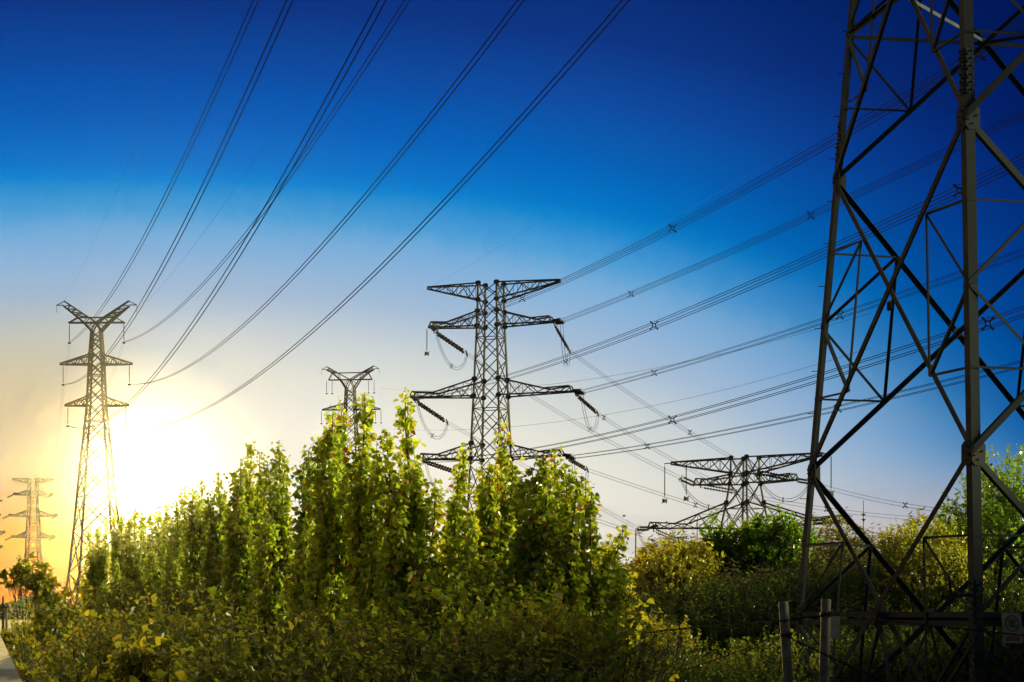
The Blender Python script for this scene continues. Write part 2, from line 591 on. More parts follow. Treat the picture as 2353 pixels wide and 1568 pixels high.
def strain_string(root, A, B, mat, r=0.29, n=10):
    """double tension string with corona rings at the line end"""
    d = (B - A).normalized()
    s = d.cross(ZUP).normalized() * 0.28 + ZUP * 0.22
    mb = MB()
    for q in (-1, 1):
        insulator_mb(mb, A + s * q, B + s * q, r, n)
    mb.bar(A - s * 1.4, A + s * 1.4, 0.16)
    mb.bar(B - s * 1.6, B + s * 1.6, 0.16)
    ex, ey = d.cross(ZUP).normalized(), ZUP
    for q in (-1, 1):
        c = B + s * q * 1.0 - d * .1
        mb.tube([c + ex * (.34 * math.cos(a)) + ey * (.34 * math.sin(a)) for a in np.linspace(0, 2 * math.pi, 13)], 0.035, 5)
    return mb.build("insulator_string", mat, root)


def jumper(root, A, B, drop, off=0.22):
    """slack jumper cables that carry the line round the arm end"""
    mb = MB()
    d = (B - A)
    s = Vector((-d.y, d.x, 0))
    s = s.normalized() if s.length > 1e-6 else Vector((1, 0, 0))
    low = None
    for q in (-1, 1):
        for zq in (0, -0.45):
            pts = []
            for i in range(17):
                t = i / 16
                pts.append(A.lerp(B, t) + s * (q * off) + ZUP * (zq - drop * (1 - (2 * t - 1) ** 2) ** 0.72))
            mb.tube(pts, 0.022, 5)
            low = pts[8]
    c = A.lerp(B, .5) - ZUP * (drop + .2)
    for q in (-1, 1):
        mb.bar(c - s * .4 - ZUP * .4 * q, c + s * .4 + ZUP * .4 * q, 0.07)
    return mb.build("jumper_loop", WIRE, root)


def drop_string(root, A, length, r=0.11, weight=True, n=14):
    mb = MB()
    insulator_mb(mb, A, A - ZUP * length, r, n, 8)
    B = A - ZUP * length
    if weight:
        mb.box(B - ZUP * .25, .55, .55, .5, .6)
        for a in (0.6, 2.17, 3.74, 5.31):
            mb.bar(B - ZUP * .25, B + Vector((math.cos(a) * .55, math.sin(a) * .3, -.25 + (.4 if a < 3 else -.4))), .09)
    mb.build("suspension_string", INSUL, root)
    return B


# --- the big tension pylon in the middle
YC = 375.0
kc = YC / F
cbase = at(1128, HY, YC)
angC = R(-21)
PC = frame_of(cbase, angC)
zc_ = lambda y: ZC + (HY - y) * kc
rootC = empty("transmission_pylon", (cbase.x, cbase.y, 0), "large dark lattice pylon with four pairs of arms behind the tall poplars", "pylon", rz=angC)
profC = [(0.0, 5.2), (zc_(1200), 3.1), (zc_(1055), 2.72), (zc_(912), 2.3), (zc_(750), 1.85), (zc_(690), 1.75), (zc_(652), 1.7)]
halfC = body(rootC, PC, profC, 0.32, 0.14, 0.40)
armsC = [('beak', 690, 652, 11.8), ('tent', 750, 716, 11.4), ('tent', 911, 872, 15.0), ('tent', 1055, 1020, 13.3)]
tipsC = {}
for i, (st, yb, yt, L) in enumerate(armsC):
    for side in (-1, 1):
        tipsC[(i, side)] = crossarm(rootC, PC, side, halfC(zc_(yb)), halfC(zc_(yt)), zc_(yb), zc_(yt), L + (0.9 if st == 'beak' and side > 0 else 0), 0.165, st, 0.68)

# --- the low angle pylon on the right
YR = 330.0
kr = YR / F
rbase = at(1712, HY, YR)
angR = R(-45)
PR = frame_of(rbase, angR)
zr_ = lambda y: ZC + (HY - y) * kr
rootR = empty("transmission_pylon", (rbase.x, rbase.y, 0), "low broad angle pylon rising behind the bushes left of the near steel tower", "pylon", rz=angR)
profR = [(0.0, 4.2), (zr_(1214), 2.6), (zr_(1155), 2.0), (zr_(1112), 1.65), (zr_(1088), 1.55), (zr_(1052), 1.5)]
halfR = body(rootR, PR, profR, 0.27, 0.12, 0.36)
armsR = [('beak', 1088, 1052, 14.6), ('tent', 1112, 1090, 9.6), ('tent', 1213, 1155, 19.0)]
tipsR = {}
for i, (st, yb, yt, L) in enumerate(armsR):
    for side in (-1, 1):
        tipsR[(i, side)] = crossarm(rootR, PR, side, halfR(zr_(yb)), halfR(zr_(yt)), zr_(yb), zr_(yt), L, 0.145, st, 0.6)
# thin spikes past the ends of the top arm, with hanging strings
for side in (-1, 1):
    mb = MB()
    t = tipsR[(0, side)] + ZUP * .2
    e = t + (tipsR[(0, side)] - tipsR[(0, -side)]).normalized() * 1.5
    mb.bar(t, e, 0.14)
    mb.build("arm_spike", STEEL_FAR, rootR)
    drop_string(rootR, e, 5.6)
drop_string(rootR, tipsR[(0, -1)].lerp(tipsR[(0, 1)], 0.10), 5.2)


# --- distant four-tier pylons on the left
def small_pylon(xc, ytops, Y, label, grp, kk=1.0):
    k = Y / F
    b = at(xc, HY, Y)
    a = R(-4)
    P = frame_of(b, a)
    z = lambda y: ZC + (HY - y) * k
    root = empty("transmission_pylon", (b.x, b.y, 0), label, "pylon", grp, rz=a)
    hw = lambda px: px * k / 2
    prof = [(0, hw(62)), (z(ytops[3] + 33), hw(28)), (z(ytops[3]), hw(26)), (z(ytops[2]), hw(22)), (z(ytops[1]), hw(19)), (z(ytops[0]), hw(17))]
    h = body(root, P, prof, 0.6, 0.3)
    for i, (st, yb, yt, L) in enumerate([('beak', ytops[0] + 11, ytops[0], 49), ('tent', ytops[1], ytops[1] - 12, 46), ('tent', ytops[2], ytops[2] - 14, 57), ('tent', ytops[3], ytops[3] - 14, 51)]):
        for side in (-1, 1):
            t = crossarm(root, P, side, h(z(yb)), h(z(yt)), z(yb), z(yt), L * k * kk, 0.4, st)
            if i:
                mb = MB()
                insulator_mb(mb, t, t + Vector((-2.6, -4, -1.8)) * 1.0, 0.5, 7, 6)
                mb.build("insulator_string", INSUL, root)
    return root


small_pylon(76, (1100, 1138, 1187, 1236), 1150.0, "small hazy four-tier pylon far off above the spindly tree at the sunset edge", None)
small_pylon(-40, (1150, 1185, 1225, 1258), 1400.0, "distant pylon of which only two arm ends reach into the picture edge", None, 0.92)


# --- pylons with a Y-shaped head
def y_pylon(xc, Y, s, hd, label, mids, legs, ang=0.0, dbl=False, rr=1.0):
    """hd: head outline rows; mids: (y, left half width px, right half width px, rise px); legs: (y, half width px)"""
    k = Y / F
    b = at(xc, HY, Y)
    P = frame_of(b, ang)
    z = lambda y: ZC + (HY - y) * k
    root = empty("transmission_pylon", (b.x, b.y, 0), label, "pylon", rz=ang)
    prof = [(0.0, legs[-1][1] * k * 1.35)] + [(z(y), w * k) for y, w in reversed(legs)]
    h = body(root, P, prof, 0.42 * rr, 0.2 * rr, 0.34 * rr)
    hn = legs[0][1] * k
    zn = z(legs[0][0])
    zbm = z(hd['beam'])
    zbar = z(hd['bar'])
    strings = {}
    d = hn * 0.9
    mb = MB()
    for sv in (-1, 1):
        for a, bb in ((-hd['beamx'], hd['beamx']),):
            mb.bar(P(a * k, sv * d * .55, zbm), P(bb * k, sv * d * .55, zbm), .3 * rr)
        mb.bar(P(-hd['barx'] * k, sv * d * .6, zbar), P(hd['barx'] * k, sv * d * .6, zbar), .17 * rr)
        for sd_ in (-1, 1):
            mb.bar(P(sd_ * hd['beamx'] * k, sv * d * .3, zbm), P(sd_ * hd['barx'] * k, sv * d * .6, zbar), .2 * rr)
            nb = 6
            for i in range(nb):
                x0, x1 = hd['beamx'] * k * i / nb, hd['beamx'] * k * (i + 1) / nb
                mb.bar(P(sd_ * x0, -d * .55 * sv, zbm), P(sd_ * x1, d * .55 * sv, zbm), .12 * rr)
    mb.build("head_beam", STEEL_FAR, root)
    for sd_ in (-1, 1):
        mb = MB()
        for sv in (-1, 1):
            out = [P(sd_ * hn, sv * hn, zn), P(sd_ * hd['outx'] * k, sv * d, zbm), P(sd_ * hd['barx'] * k, sv * d * .8, zbar), P(sd_ * hd['tipx'] * k, sv * d * .15, z(hd['tip']) - 1.1 * s)]
            inn = [P(0, sv * d, zbm), P(sd_ * hd['inx'] * k, sv * d * .8, zbar), P(sd_ * hd['tipx'] * k * .985, sv * d * .15, z(hd['tip']))]
            for a, bb in zip(out, out[1:]):
                mb.bar(a, bb, .36 * rr)
            for a, bb in zip(inn, inn[1:]):
                mb.bar(a, bb, .3 * rr)
            mb.bar(P(sd_ * hn, sv * hn, zn), inn[0], .28 * rr)
            nn_ = 4
            for i in range(nn_):
                a, bb = out[2].lerp(out[3], i / nn_), inn[1].lerp(inn[2], i / nn_)
                a2, b2 = out[2].lerp(out[3], (i + 1) / nn_), inn[1].lerp(inn[2], (i + 1) / nn_)
                mb.bar(a, bb, .14 * rr)
                mb.bar(bb, a2, .14 * rr)
            mb.bar(out[1], inn[1], .15 * rr)
            mb.bar(out[1].lerp(out[0], .5), inn[0], .14 * rr)
            mb.bar(out[1].lerp(out[0], .5), P(sd_ * hn * .5, sv * hn, zn), .12 * rr)
        tip = P(sd_ * hd['tipx'] * k, 0, z(hd['tip']) - .9 * s)
        e = tip + (P(sd_, 0, 0) - P(0, 0, 0)) * 1.6 * s
        mb.bar(tip, e, .2 * rr)
        mb.bar(e, P(sd_ * hd['tipx'] * k * .985, 0, z(hd['tip'])), .16 * rr)
        mb.bar(e, e - ZUP * 1.6 * s, .08)
        mb.build("horn", STEEL_FAR, root)
        strings[('gw', sd_)] = e - ZUP * 1.6 * s
        A = P(sd_ * hd['beamx'] * k * .97, 0, zbm)
        strings[(0, sd_)] = A
        for j, (ym, wl_, wr_, rise) in enumerate(mids):
            L = (wl_ if sd_ < 0 else wr_) * k
            t = crossarm(root, P, sd_, h(z(ym)), h(z(ym - rise)), z(ym), z(ym - rise), L, 0.2 * rr, 'wedge', 0.55 * rr)
            strings[(j + 1, sd_)] = P(sd_ * (L - .6), 0, z(ym))
    ends = {}
    for key, A in strings.items():
        if key[0] == 'gw':
            ends[key] = A
            continue
        L = hd['str'] * k
        for q in ((-1, 1) if dbl else (0,)):
            mb = MB()
            o_ = (P(1, 0, 0) - P(0, 0, 0)) * (q * .9)
            insulator_mb(mb, A + o_, A + o_ - ZUP * L, 0.13 * rr, 18, 8)
            mb.box(A + o_ - ZUP * (L + .15), .6, .25, .35)
            mb.build("insulator_string", INSUL, root)
        ends[key] = A - ZUP * L
    return root, ends


rootL, endL = y_pylon(222, 470.0, 1.0,
                      dict(beam=742, beamx=65, bar=730, barx=43, outx=29, inx=18, tip=692, tipx=76, str=45),
                      "tall slim pylon with a Y-shaped head turning golden just left of the sun",
                      [(838, 84, 82, 23), (933, 73, 74, 21)],
                      [(762, 10.5), (838, 15), (933, 18.5), (1080, 32), (1300, 50)], R(-2))
rootB, endB = y_pylon(805, 690.0, 1.0,
                      dict(beam=873, beamx=51, bar=857, barx=42, outx=23, inx=29, tip=842, tipx=56, str=30),
                      "smaller pylon with a Y-shaped head half hidden by the two tallest poplar tops",
                      [(942, 66, 70, 15), (1010, 60, 60, 15)],
                      [(893, 9.5), (942, 11.5), (1010, 15), (1100, 21), (1300, 36)], R(-9), True, 0.95)


# ---------------------------------------------------------------- overhead lines
def span_fn(P0, P1, sag):
    return lambda t: P0.lerp(P1, t) - ZUP * (4 * sag * t * (1 - t))


def sag_from(P0, P1, xm, ym):
    c = (xm - CX) / F
    a0, a1 = P0.x - c * P0.y, P1.x - c * P1.y
    t = a0 / (a0 - a1)
    Q = P0.lerp(P1, t)
    zw = ZC + (HY - ym) * Q.y / F
    return (Q.z - zw) / (4 * t * (1 - t))


def t_at_x(P0, P1, x):
    c = (x - CX) / F
    a0, a1 = P0.x - c * P0.y, P1.x - c * P1.y
    return a0 / (a0 - a1)


def spacer_mb(c, ex, ey, h):
    mb = MB()
    rr = h * 0.55
    mb.tube([c + ex * (rr * math.cos(a)) + ey * (rr * math.sin(a)) for a in np.linspace(0, 2 * math.pi, 13)], h * 0.17, 6)
    for sx in (-1, 1):
        for sy in (-1, 1):
            a = c + ex * sx * rr * .7 + ey * sy * rr * .7
            b = c + ex * sx * h * 1.12 + ey * sy * h * 1.12
            mb.bar(a, b, h * 0.3)
            mb.bar(b - ex.cross(ey) * .12, b + ex.cross(ey) * .12, h * 0.36)
    return mb


def power_line(P0, P1, sag, kind, label, group, spacers=(), t0=0.0, t1=1.0, r=0.02, sep=0.25, n=40):
    """kind: 1, 2 or 4 parallel conductors. one thing; each conductor and each spacer a part"""
    f = span_fn(P0, P1, sag)
    d = (P1 - P0)
    ex = Vector((d.y, -d.x, 0)).normalized()
    offs = {1: [(0, 0)], 2: [(-1, 0), (1, 0)], 4: [(-1, -1), (1, -1), (1, 1), (-1, 1)]}[kind]
    root = empty("power_line", f(t0), label, "power line", group)
    ts = np.linspace(t0, t1, n)
    for ox, oz in offs:
        mb = MB()
        mb.tube([f(t) + ex * (ox * sep) + ZUP * (oz * sep) for t in ts], r, 5)
        mb.build("conductor", WIRE, root)
    for x in spacers:
        t = t_at_x(P0, P1, x)
        spacer_mb(f(t), ex, ZUP, sep * 1.25).build("spacer", WIRE, root)
    return f


# twin lines from the left pylon, passing overhead
tw = [((0, -1), (588, 0), (409, 394), 183), ((1, -1), (666, 0), (465, 436), 150), ((2, -1), (879, 0), (615, 474), 135),
      ((0, 1), (936, 0), (653, 422), 183), ((1, 1), (1197, 0), (845, 445), 150), ((2, 1), (1438, 0), (972, 516), 135)]
lab = ["twin overhead wires furthest to the left, running up from the top of the left pylon",
       "second pair of overhead wires, running up from the left pylon's middle arm",
       "steep dark pair of overhead wires crossing a thinner pair in the blue sky",
       "thin pair of overhead wires crossing a darker pair in the blue sky",
       "pair of overhead wires curving down just left of the lowest and longest pair",
       "lowest and longest pair of overhead wires sweeping across the middle of the sky"]
for (key, top, mid, Yt), lb in zip(tw, lab):
    P0 = endL[key]
    P1 = at(top[0], top[1], Yt)
    sg = sag_from(P0, P1, *mid)
    power_line(P0, P1, sg, 2, lb, "twin wires passing overhead from the left pylon", t1=1.22, r=0.050 if key[0] else 0.046, sep=0.22, n=48)
for key, top, mid, lb in ((('gw', -1), (444, 0), (330, 290), "faint single earth wire in the blue left of all the paired wires"),
                          (('gw', 1), (826, 0), (606, 338), "faint single earth wire between the second and third pair of overhead wires")):
    P0 = endL[key]
    P1 = at(top[0], top[1], 190)
    power_line(P0, P1, sag_from(P0, P1, *mid), 1, lb, "thin earth wires", t1=1.2, r=0.010)
# lines leaving the left pylon towards the far one
far = [((0, -1), (100, 1092)), ((0, 1), (84, 1110)), ((1, -1), (96, 1120)), ((2, -1), (126, 1096))]
labf = ["faint wire falling from the left pylon's outer top string to the far small pylon",
        "faint wire passing down behind the left pylon's body to the far small pylon",
        "faint wire falling from the left pylon's middle arm to the far small pylon",
        "faint wire falling from the left pylon's lowest arm to the far small pylon"]
for (key, q), lb in zip(far, labf):
    P0 = endL[key]
    P1 = at(q[0], q[1], 1140)
    power_line(P0, P1, 14.0, 2, lb, "faint wires running on to the far pylon", r=0.018, sep=0.22)

# quad lines from the near right towards the middle pylon
qs = [(1, -1, (2353, 62), (1545, 525), 139, (1200, 1545, 2250)), (1, 1, (2353, 262), (1450, 676), 189, (1450, 1863)),
      (2, -1, (2353, 368), (1503, 748), 135, (1503, 2205)), (2, 1, (2353, 580), (1503, 857), 198, (1503, 1930)),
      (3, -1, (2353, 716), (1545, 965), 139, (1545, 2270)), (3, 1, (2353, 836), (1487, 1026), 195, (1487, 1925))]
labq = ["topmost bundle of four wires rising right behind the near steel tower",
        "second highest bundle of four wires rising right from the middle pylon's upper arm",
        "dark bundle of four wires rising right from the middle pylon's body with a spacer halfway",
        "bundle of four wires rising gently right from the tip of the middle pylon's longest arm",
        "bundle of four wires rising right just above the lowest bundle of the middle pylon",
        "lowest bundle of four wires rising right from the middle pylon's lowest arm"]
E1 = {}
for (i, side, edge, mid, Ye, sp), lb in zip(qs, labq):
    T = tipsC[(i, side)]
    P1 = at(edge[0], edge[1], Ye)
    d = (P1 - T)
    d.z = 0
    d.normalize()
    A = T + d * 0.8 - ZUP * .15
    B = A + d * 5.6 - ZUP * 0.55
    strain_string(rootC, A, B, INSUL if side > 0 else INSUL_PALE)
    E1[(i, side)] = B
    sg = sag_from(B, P1, *mid)
    power_line(B, P1, sg, 4, lb, "bundles of four wires rising right", sp, t1=1.1, r=0.032, sep=0.26, n=56)

# lines from the middle pylon on to the low pylon
cl = [(1, 1, (1308, 806), (1741, 1085), (1585, 994), (1585,)), (1, -1, (1073, 813), (1565, 1099), (1340, 981), ()),
      (2, 1, (1374, 951), (1858, 1200), (1555, 1062), (1388,)), (2, -1, (1028, 971), (1466, 1215), (1240, 1090), ()),
      (3, 1, (1350, 1080), (1840, 1232), (1598, 1161), (1598,)), (3, -1, (1046, 1085), (1480, 1232), (1300, 1172), ())]
labc = ["bundle of four wires slanting down to the low pylon from the highest right insulators",
        "bundle of four wires slanting down behind the middle pylon's legs from its upper left arm",
        "bundle of four wires slanting down right from the middle pylon's longest arm",
        "bundle of four wires slanting down behind the body from the middle pylon's longest left arm",
        "bundle of four wires slanting down right from the middle pylon's lowest right arm",
        "bundle of four wires slanting down low behind the poplars from the lowest left arm"]
E2 = {}
for (i, side, e, tgt, mid, sp), lb in zip(cl, labc):
    T = tipsC[(i, side)]
    B = at(e[0], e[1], T.y - 1.5)
    A = T.lerp(B, 0.10) - ZUP * .1
    strain_string(rootC, A, B, INSUL)
    E2[(i, side)] = B
    jumper(rootC, E1[(i, side)], B, 4.2)
    if side < 0:
        drop_string(rootC, T + (tipsC[(i, -1)] - tipsC[(i, 1)]).normalized() * .6, 4.2)
    P1 = at(tgt[0], tgt[1], YR + (9 if side > 0 else 12))
    power_line(B, P1, sag_from(B, P1, *mid), 4, lb, "bundles of four wires slanting down to the low pylon", sp, r=0.017, sep=0.24)

# strings and jumpers of the low pylon, and its lines running off right
rs_ = [(1, -1, (1565, 1099), (1692, 1131), "faint bundle of wires leaving the low pylon's upper left arm behind the near tower", (2353, 1168)),
       (1, 1, (1741, 1085), (1858, 1108), "faint bundle of wires with a spacer, running right behind the near tower's left leg", (2353, 1160)),
       (2, -1, (1466, 1215), (1560, 1243), None, None),
       (2, 1, (1858, 1200), (1985, 1222), None, None)]
for i, side, a, b, lb, edge in rs_:
    T = tipsR[(i, side)]
    A = at(a[0], a[1], T.y + 2.5)
    B = at(b[0], b[1], T.y - 1.0)
    strain_string(rootR, T.lerp(A, .1), A, INSUL_PALE if side < 0 else INSUL, 0.2)
    strain_string(rootR, T.lerp(B, .1), B, INSUL_PALE if side < 0 else INSUL, 0.2)
    jumper(rootR, A, B, 3.2)
    if lb:
        P1 = at(edge[0] + 300, edge[1] + 10, T.y - 60)
        power_line(B, P1, 2.5, 4, lb, "faint wires running right from the low pylon", (2080,) if side > 0 else (1899,), r=0.014, sep=0.24)

# earth wires of the middle pylon
for side, edge, mid, Ye, lb in ((-1, (1930, 30), (1470, 356), 165, "faint single earth wire climbing right from the middle pylon's left top tip"),
                                (1, (2353, 20), (1766, 374), 150, "faint single earth wire just above the topmost bundle of four wires")):
    P0 = tipsC[(0, side)] + ZUP * .2
    P1 = at(edge[0], edge[1], Ye)
    power_line(P0, P1, sag_from(P0, P1, *mid), 1, lb, "thin earth wires", t1=1.15, r=0.010)
for x0, y0, x1, y1, lb in ((875, 893, 2000, 720, "faint pair of distant wires running right from the half hidden Y-headed pylon's top arm"),
                           (878, 985, 2000, 800, "faint pair of distant wires running right from the half hidden Y-headed pylon's lower arm")):
    power_line(at(x0, y0, 688), at(x1, y1, 460), 6, 2, lb, "faint distant wires", r=0.018, sep=0.2)

# ---------------------------------------------------------------- the near steel tower
Y1, Y2 = 63.5, 55.0


def leg_pts(z):
    """corner positions of the tower at height z above the camera"""
    def ip(tab):
        tab = sorted(tab)
        zz = [a for a, _ in tab]
        xx = [b for _, b in tab]
        if z <= zz[0]:
            s_ = (xx[1] - xx[0]) / (zz[1] - zz[0])
            return xx[0] + (z - zz[0]) * s_
        if z >= zz[-1]:
            s_ = (xx[-1] - xx[-2]) / (zz[-1] - zz[-2])
            return xx[-1] + (z - zz[-1]) * s_
        return float(np.interp(z, zz, xx))
    x1 = (ip([(-0.25, 1829), (16.8, 1945)]) - CX) * Y1 / F
    x2 = (ip([(-0.25, 2240), (15.4, 2214)]) - CX) * Y2 / F
    L1, L2 = Vector((x1, Y1, ZC + z)), Vector((x2, Y2, ZC + z))
    d = L2 - L1
    pp = Vector((-d.y, d.x, 0))
    return [L1, L2, L2 + pp, L1 + pp]


ZN = [-4.5, 4.0, 12.5, 21.0, 29.5]
tb = leg_pts(-ZC)
cen = (tb[0] + tb[1] + tb[2] + tb[3]) / 4
rootT = empty("steel_tower", (cen.x, cen.y, 0), "near galvanised lattice tower filling the right edge of the picture", "pylon")
rng = random.Random(3)
zs_leg = [-ZC, -0.25, 4.0, 8.25, 12.5, 21.0, 29.5]
legs = []
for k in range(4):
    mb = MB()
    for z0, z1 in zip(zs_leg, zs_leg[1:]):
        p0, p1 = leg_pts(z0), leg_pts(z1)
        A, B = p0[k], p1[k]
        f1 = (p0[(k + 1) % 4] - A).normalized()
        f2 = (p0[(k - 1) % 4] - A).normalized()
        w, t = 0.265 if k in (1, 2) else 0.23, 0.026
        mb.prism(A, B, [(0, 0), (w, 0), (w, t), (t, t), (t, w), (0, w)], f1, f2)
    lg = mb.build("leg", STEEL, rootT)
    legs.append(lg)
    p0 = leg_pts(4.0)
    f1 = (p0[(k + 1) % 4] - p0[k]).normalized()
    f2 = (p0[(k - 1) % 4] - p0[k]).normalized()
    # splice plates and their bolt rows
    for zsp in (-1.2, 0.25, 13.3, 13.9):
        c = leg_pts(zsp)[k]
        if k > 1:
            continue
        for fa, fb in ((f1, f2), (f2, f1)):
            mb = MB()
            o_ = c + fa * 0.14 - fb * 0.008
            mb.plate(o_, fa, ZUP, 0.22, 1.0 if zsp < 2 else .58, 0.014)
            for q in range(6):
                bc = o_ + fa * (0.05 if q % 2 else -0.05) + ZUP * ((q - 2.5) * (.16 if zsp < 2 else .095)) - fb * .007
                mb.tube([bc, bc - fb * 0.05], 0.026, 6)
            mb.build("splice_plate", STEEL, lg)
    # climbing bolts
    if k == 0:
        z = -0.5
        while z < 18:
            c = leg_pts(z)[k]
            mb = MB()
            out = (-f1 * .25 - f2).normalized()
            mb.tube([c + f2 * .02, c + out * 0.17], 0.012, 6)
            mb.tube([c + out * .165, c + out * 0.18], 0.024, 6)
            mb.build("step_bolt", STEEL, lg)
            z += 1.24

for k in range(4):
    j = (k + 1) % 4
    for pi, (z0, z1) in enumerate(zip(ZN, ZN[1:])):
        zz0 = max(z0, -ZC + .02)
        p0, p1 = leg_pts(z0), leg_pts(z1)
        a0, b0, a1, b1 = p0[k], p0[j], p1[k], p1[j]
        nrm = (b0 - a0).cross(ZUP).normalized()
        if nrm.dot(a0 - Vector((cen.x, cen.y, a0.z))) < 0:
            nrm = -nrm
        ins = 0.0

        def cut(A, B):
            """stop a brace at the ground"""
            if A.z < 0.02:
                return A.lerp(B, (0.02 - A.z) / (B.z - A.z))
            return A
        w = 0.16 if k in (0, 1) else 0.13
        mb = MB()
        mb.angle(cut(a0, b1), b1, nrm, w, 0.018, 0.03)
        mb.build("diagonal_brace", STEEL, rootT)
        mb = MB()
        mb.angle(cut(b0, a1), a1, nrm, w, 0.018, -0.012)
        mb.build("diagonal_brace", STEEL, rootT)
        c = (a0 + b1 + b0 + a1) / 4
        # gussets at the leg nodes and the crossing
        mb = MB()
        tdir = (b0 - a0).normalized()
        for q, sg in ((a1, 1), (b1, -1)):
            mb = MB()
            mb.plate(q + tdir * sg * 0.2 - ZUP * 0.05 + nrm * 0.016, tdir, ZUP, 0.42, 0.62, 0.014, cut=.1)
            for bx_, bz_ in ((.08, .15), (.08, -.05), (.2, -.16), (.2, .2), (.32, .05)):
                bp = q + tdir * sg * bx_ + ZUP * (bz_ - .05) + nrm * .02
                mb.tube([bp, bp + nrm * .035], .022, 6)
            mb.build("gusset_plate", STEEL, rootT)
        mb = MB()
        mb.plate(c + nrm * .012, tdir, ZUP, 0.26, 0.26, 0.014, cut=.06)
        mb.build("gusset_plate", STEEL, rootT)
        # secondary bracing
        if z0 > 20:
            continue
        for lo, hi in ((a0, a1), (b0, b1)):
            mb = MB()
            mid = (lo + hi) / 2
            ql, qh = lo.lerp(c, .5), hi.lerp(c, .5)
            hl, hh = lo.lerp(hi, .25), lo.lerp(hi, .75)
            for p, q, ww in ((mid, ql, .085), (mid, qh, .085), (hl, ql, .06), (hh, qh, .06), (ql, qh, .075)):
                if min(p.z, q.z) < 0.05:
                    continue
                mb.angle(p, q, nrm, ww, 0.01, 0.008)
            mb.build("secondary_brace", STEEL, rootT)
    # horizontal frame near the foot
    p = leg_pts(-0.25)
    tdir = (p[j] - p[k]).normalized()
    nrm = tdir.cross(ZUP)
    if nrm.dot(p[k] - Vector((cen.x, cen.y, p[k].z))) < 0:
        nrm = -nrm
    mb = MB()
    mb.angle(p[k] + tdir * .05 + ZUP * .10, p[j] - tdir * .05 + ZUP * .10, nrm, .14, .014, -.035)
    mb.angle(p[k] + tdir * .05 - ZUP * .12, p[j] - tdir * .05 - ZUP * .12, nrm, .14, .014, -.035)
    c = (p[k] + p[j]) / 2
    mb.plate(c + nrm * .03, tdir, ZUP, .34, .55, .016, cut=.08)
    mb.build("frame_beam", STEEL, rootT)
    # light struts of the lowest bay
    q = leg_pts(-ZC + .3)
    m = (p[k] + p[j]) / 2
    for a, b in ((p[k] - ZUP * .5, q[k].lerp(q[j], .33)), (p[j] - ZUP * .5, q[k].lerp(q[j], .67)), (m - ZUP * .2, q[k].lerp(q[j], .36)), (m - ZUP * .2, q[k].lerp(q[j], .64))):
        mb = MB()
        mb.angle(a, b, nrm, .085, .01, .012)
        mb.build("foot_strut", STEEL, rootT)
# level plan bracing inside the tower
for z in (-0.25, 16.75):
    p = leg_pts(z)
    mids = [(p[i] + p[(i + 1) % 4]) / 2 for i in range(4)]
    for i in range(4):
        mb = MB()
        mb.angle(mids[i], mids[(i + 1) % 4], ZUP, .1, .012, .03)
        if z > 10:
            mb.angle(p[i] + (p[(i + 1) % 4] - p[i]) * .03, p[(i + 1) % 4], ZUP, .11, .012, .0)
        mb.build("plan_brace", STEEL, rootT)
mb = MB()
c = leg_pts(0.33)[1]
fd = (leg_pts(0.33)[0] - c).normalized()
mb.plate(c + fd * .15 + Vector((-.35, -.05, 0)), Vector((1, .05, .09)), ZUP, .82, .07, .02)
mb.plate(c + Vector((-.62, -.03, .2)), Vector((1, .05, .0)), Vector((-.12, 0, 1)), .07, .36, .02)
mb.build("bracket", STEEL, rootT)

# warning sign on the tower
p = leg_pts(0.0)
se = (p[2] - p[1]).normalized()
sn = se.cross(ZUP).normalized()
if sn.y > 0:
    sn = -sn
sc = at(2326, 1443, Y2 + .35)
sey = (ZUP + se * -.10).normalized()
sig = empty("warning_sign", sc, "white no-climbing sign with red ring and slash fixed low on the near tower", "sign")
mb = MB(); mb.plate(sc, se, sey, .60, .78, .008); mb.build("plate", WHITEP, sig)
rc = sc + sey * .11 + sn * .007
mb = MB()
ring = []
for a in np.linspace(0, 2 * math.pi, 41):
    ring.append((math.cos(a), math.sin(a)))
for (c0, s0), (c1, s1) in zip(ring, ring[1:]):
    ro, ri = .215, .178
    q = [rc + se * (c0 * ri) + sey * (s0 * ri), rc + se * (c0 * ro) + sey * (s0 * ro), rc + se * (c1 * ro) + sey * (s1 * ro), rc + se * (c1 * ri) + sey * (s1 * ri)]
    qq = [v + sn * .003 for v in q]
    mb.add(q + qq, [(4, 5, 6, 7), (0, 3, 2, 1), (1, 2, 6, 5), (0, 4, 7, 3)])
mb.build("ring", REDP, sig)
mb = MB()
dg = (se * 1.0 - sey * .78).normalized()
mb.plate(rc + sn * .006, dg, dg.cross(sn), .38, .03, .003)
mb.build("slash", REDP, sig)
mb = MB()


def stroke(a, b, w):
    A_, B_ = rc + se * a[0] + sey * a[1] + sn * .003, rc + se * b[0] + sey * b[1] + sn * .003
    dd = (B_ - A_)
    mb.plate((A_ + B_) / 2, dd, dd.normalized().cross(sn), dd.length + w * .6, w, .002)


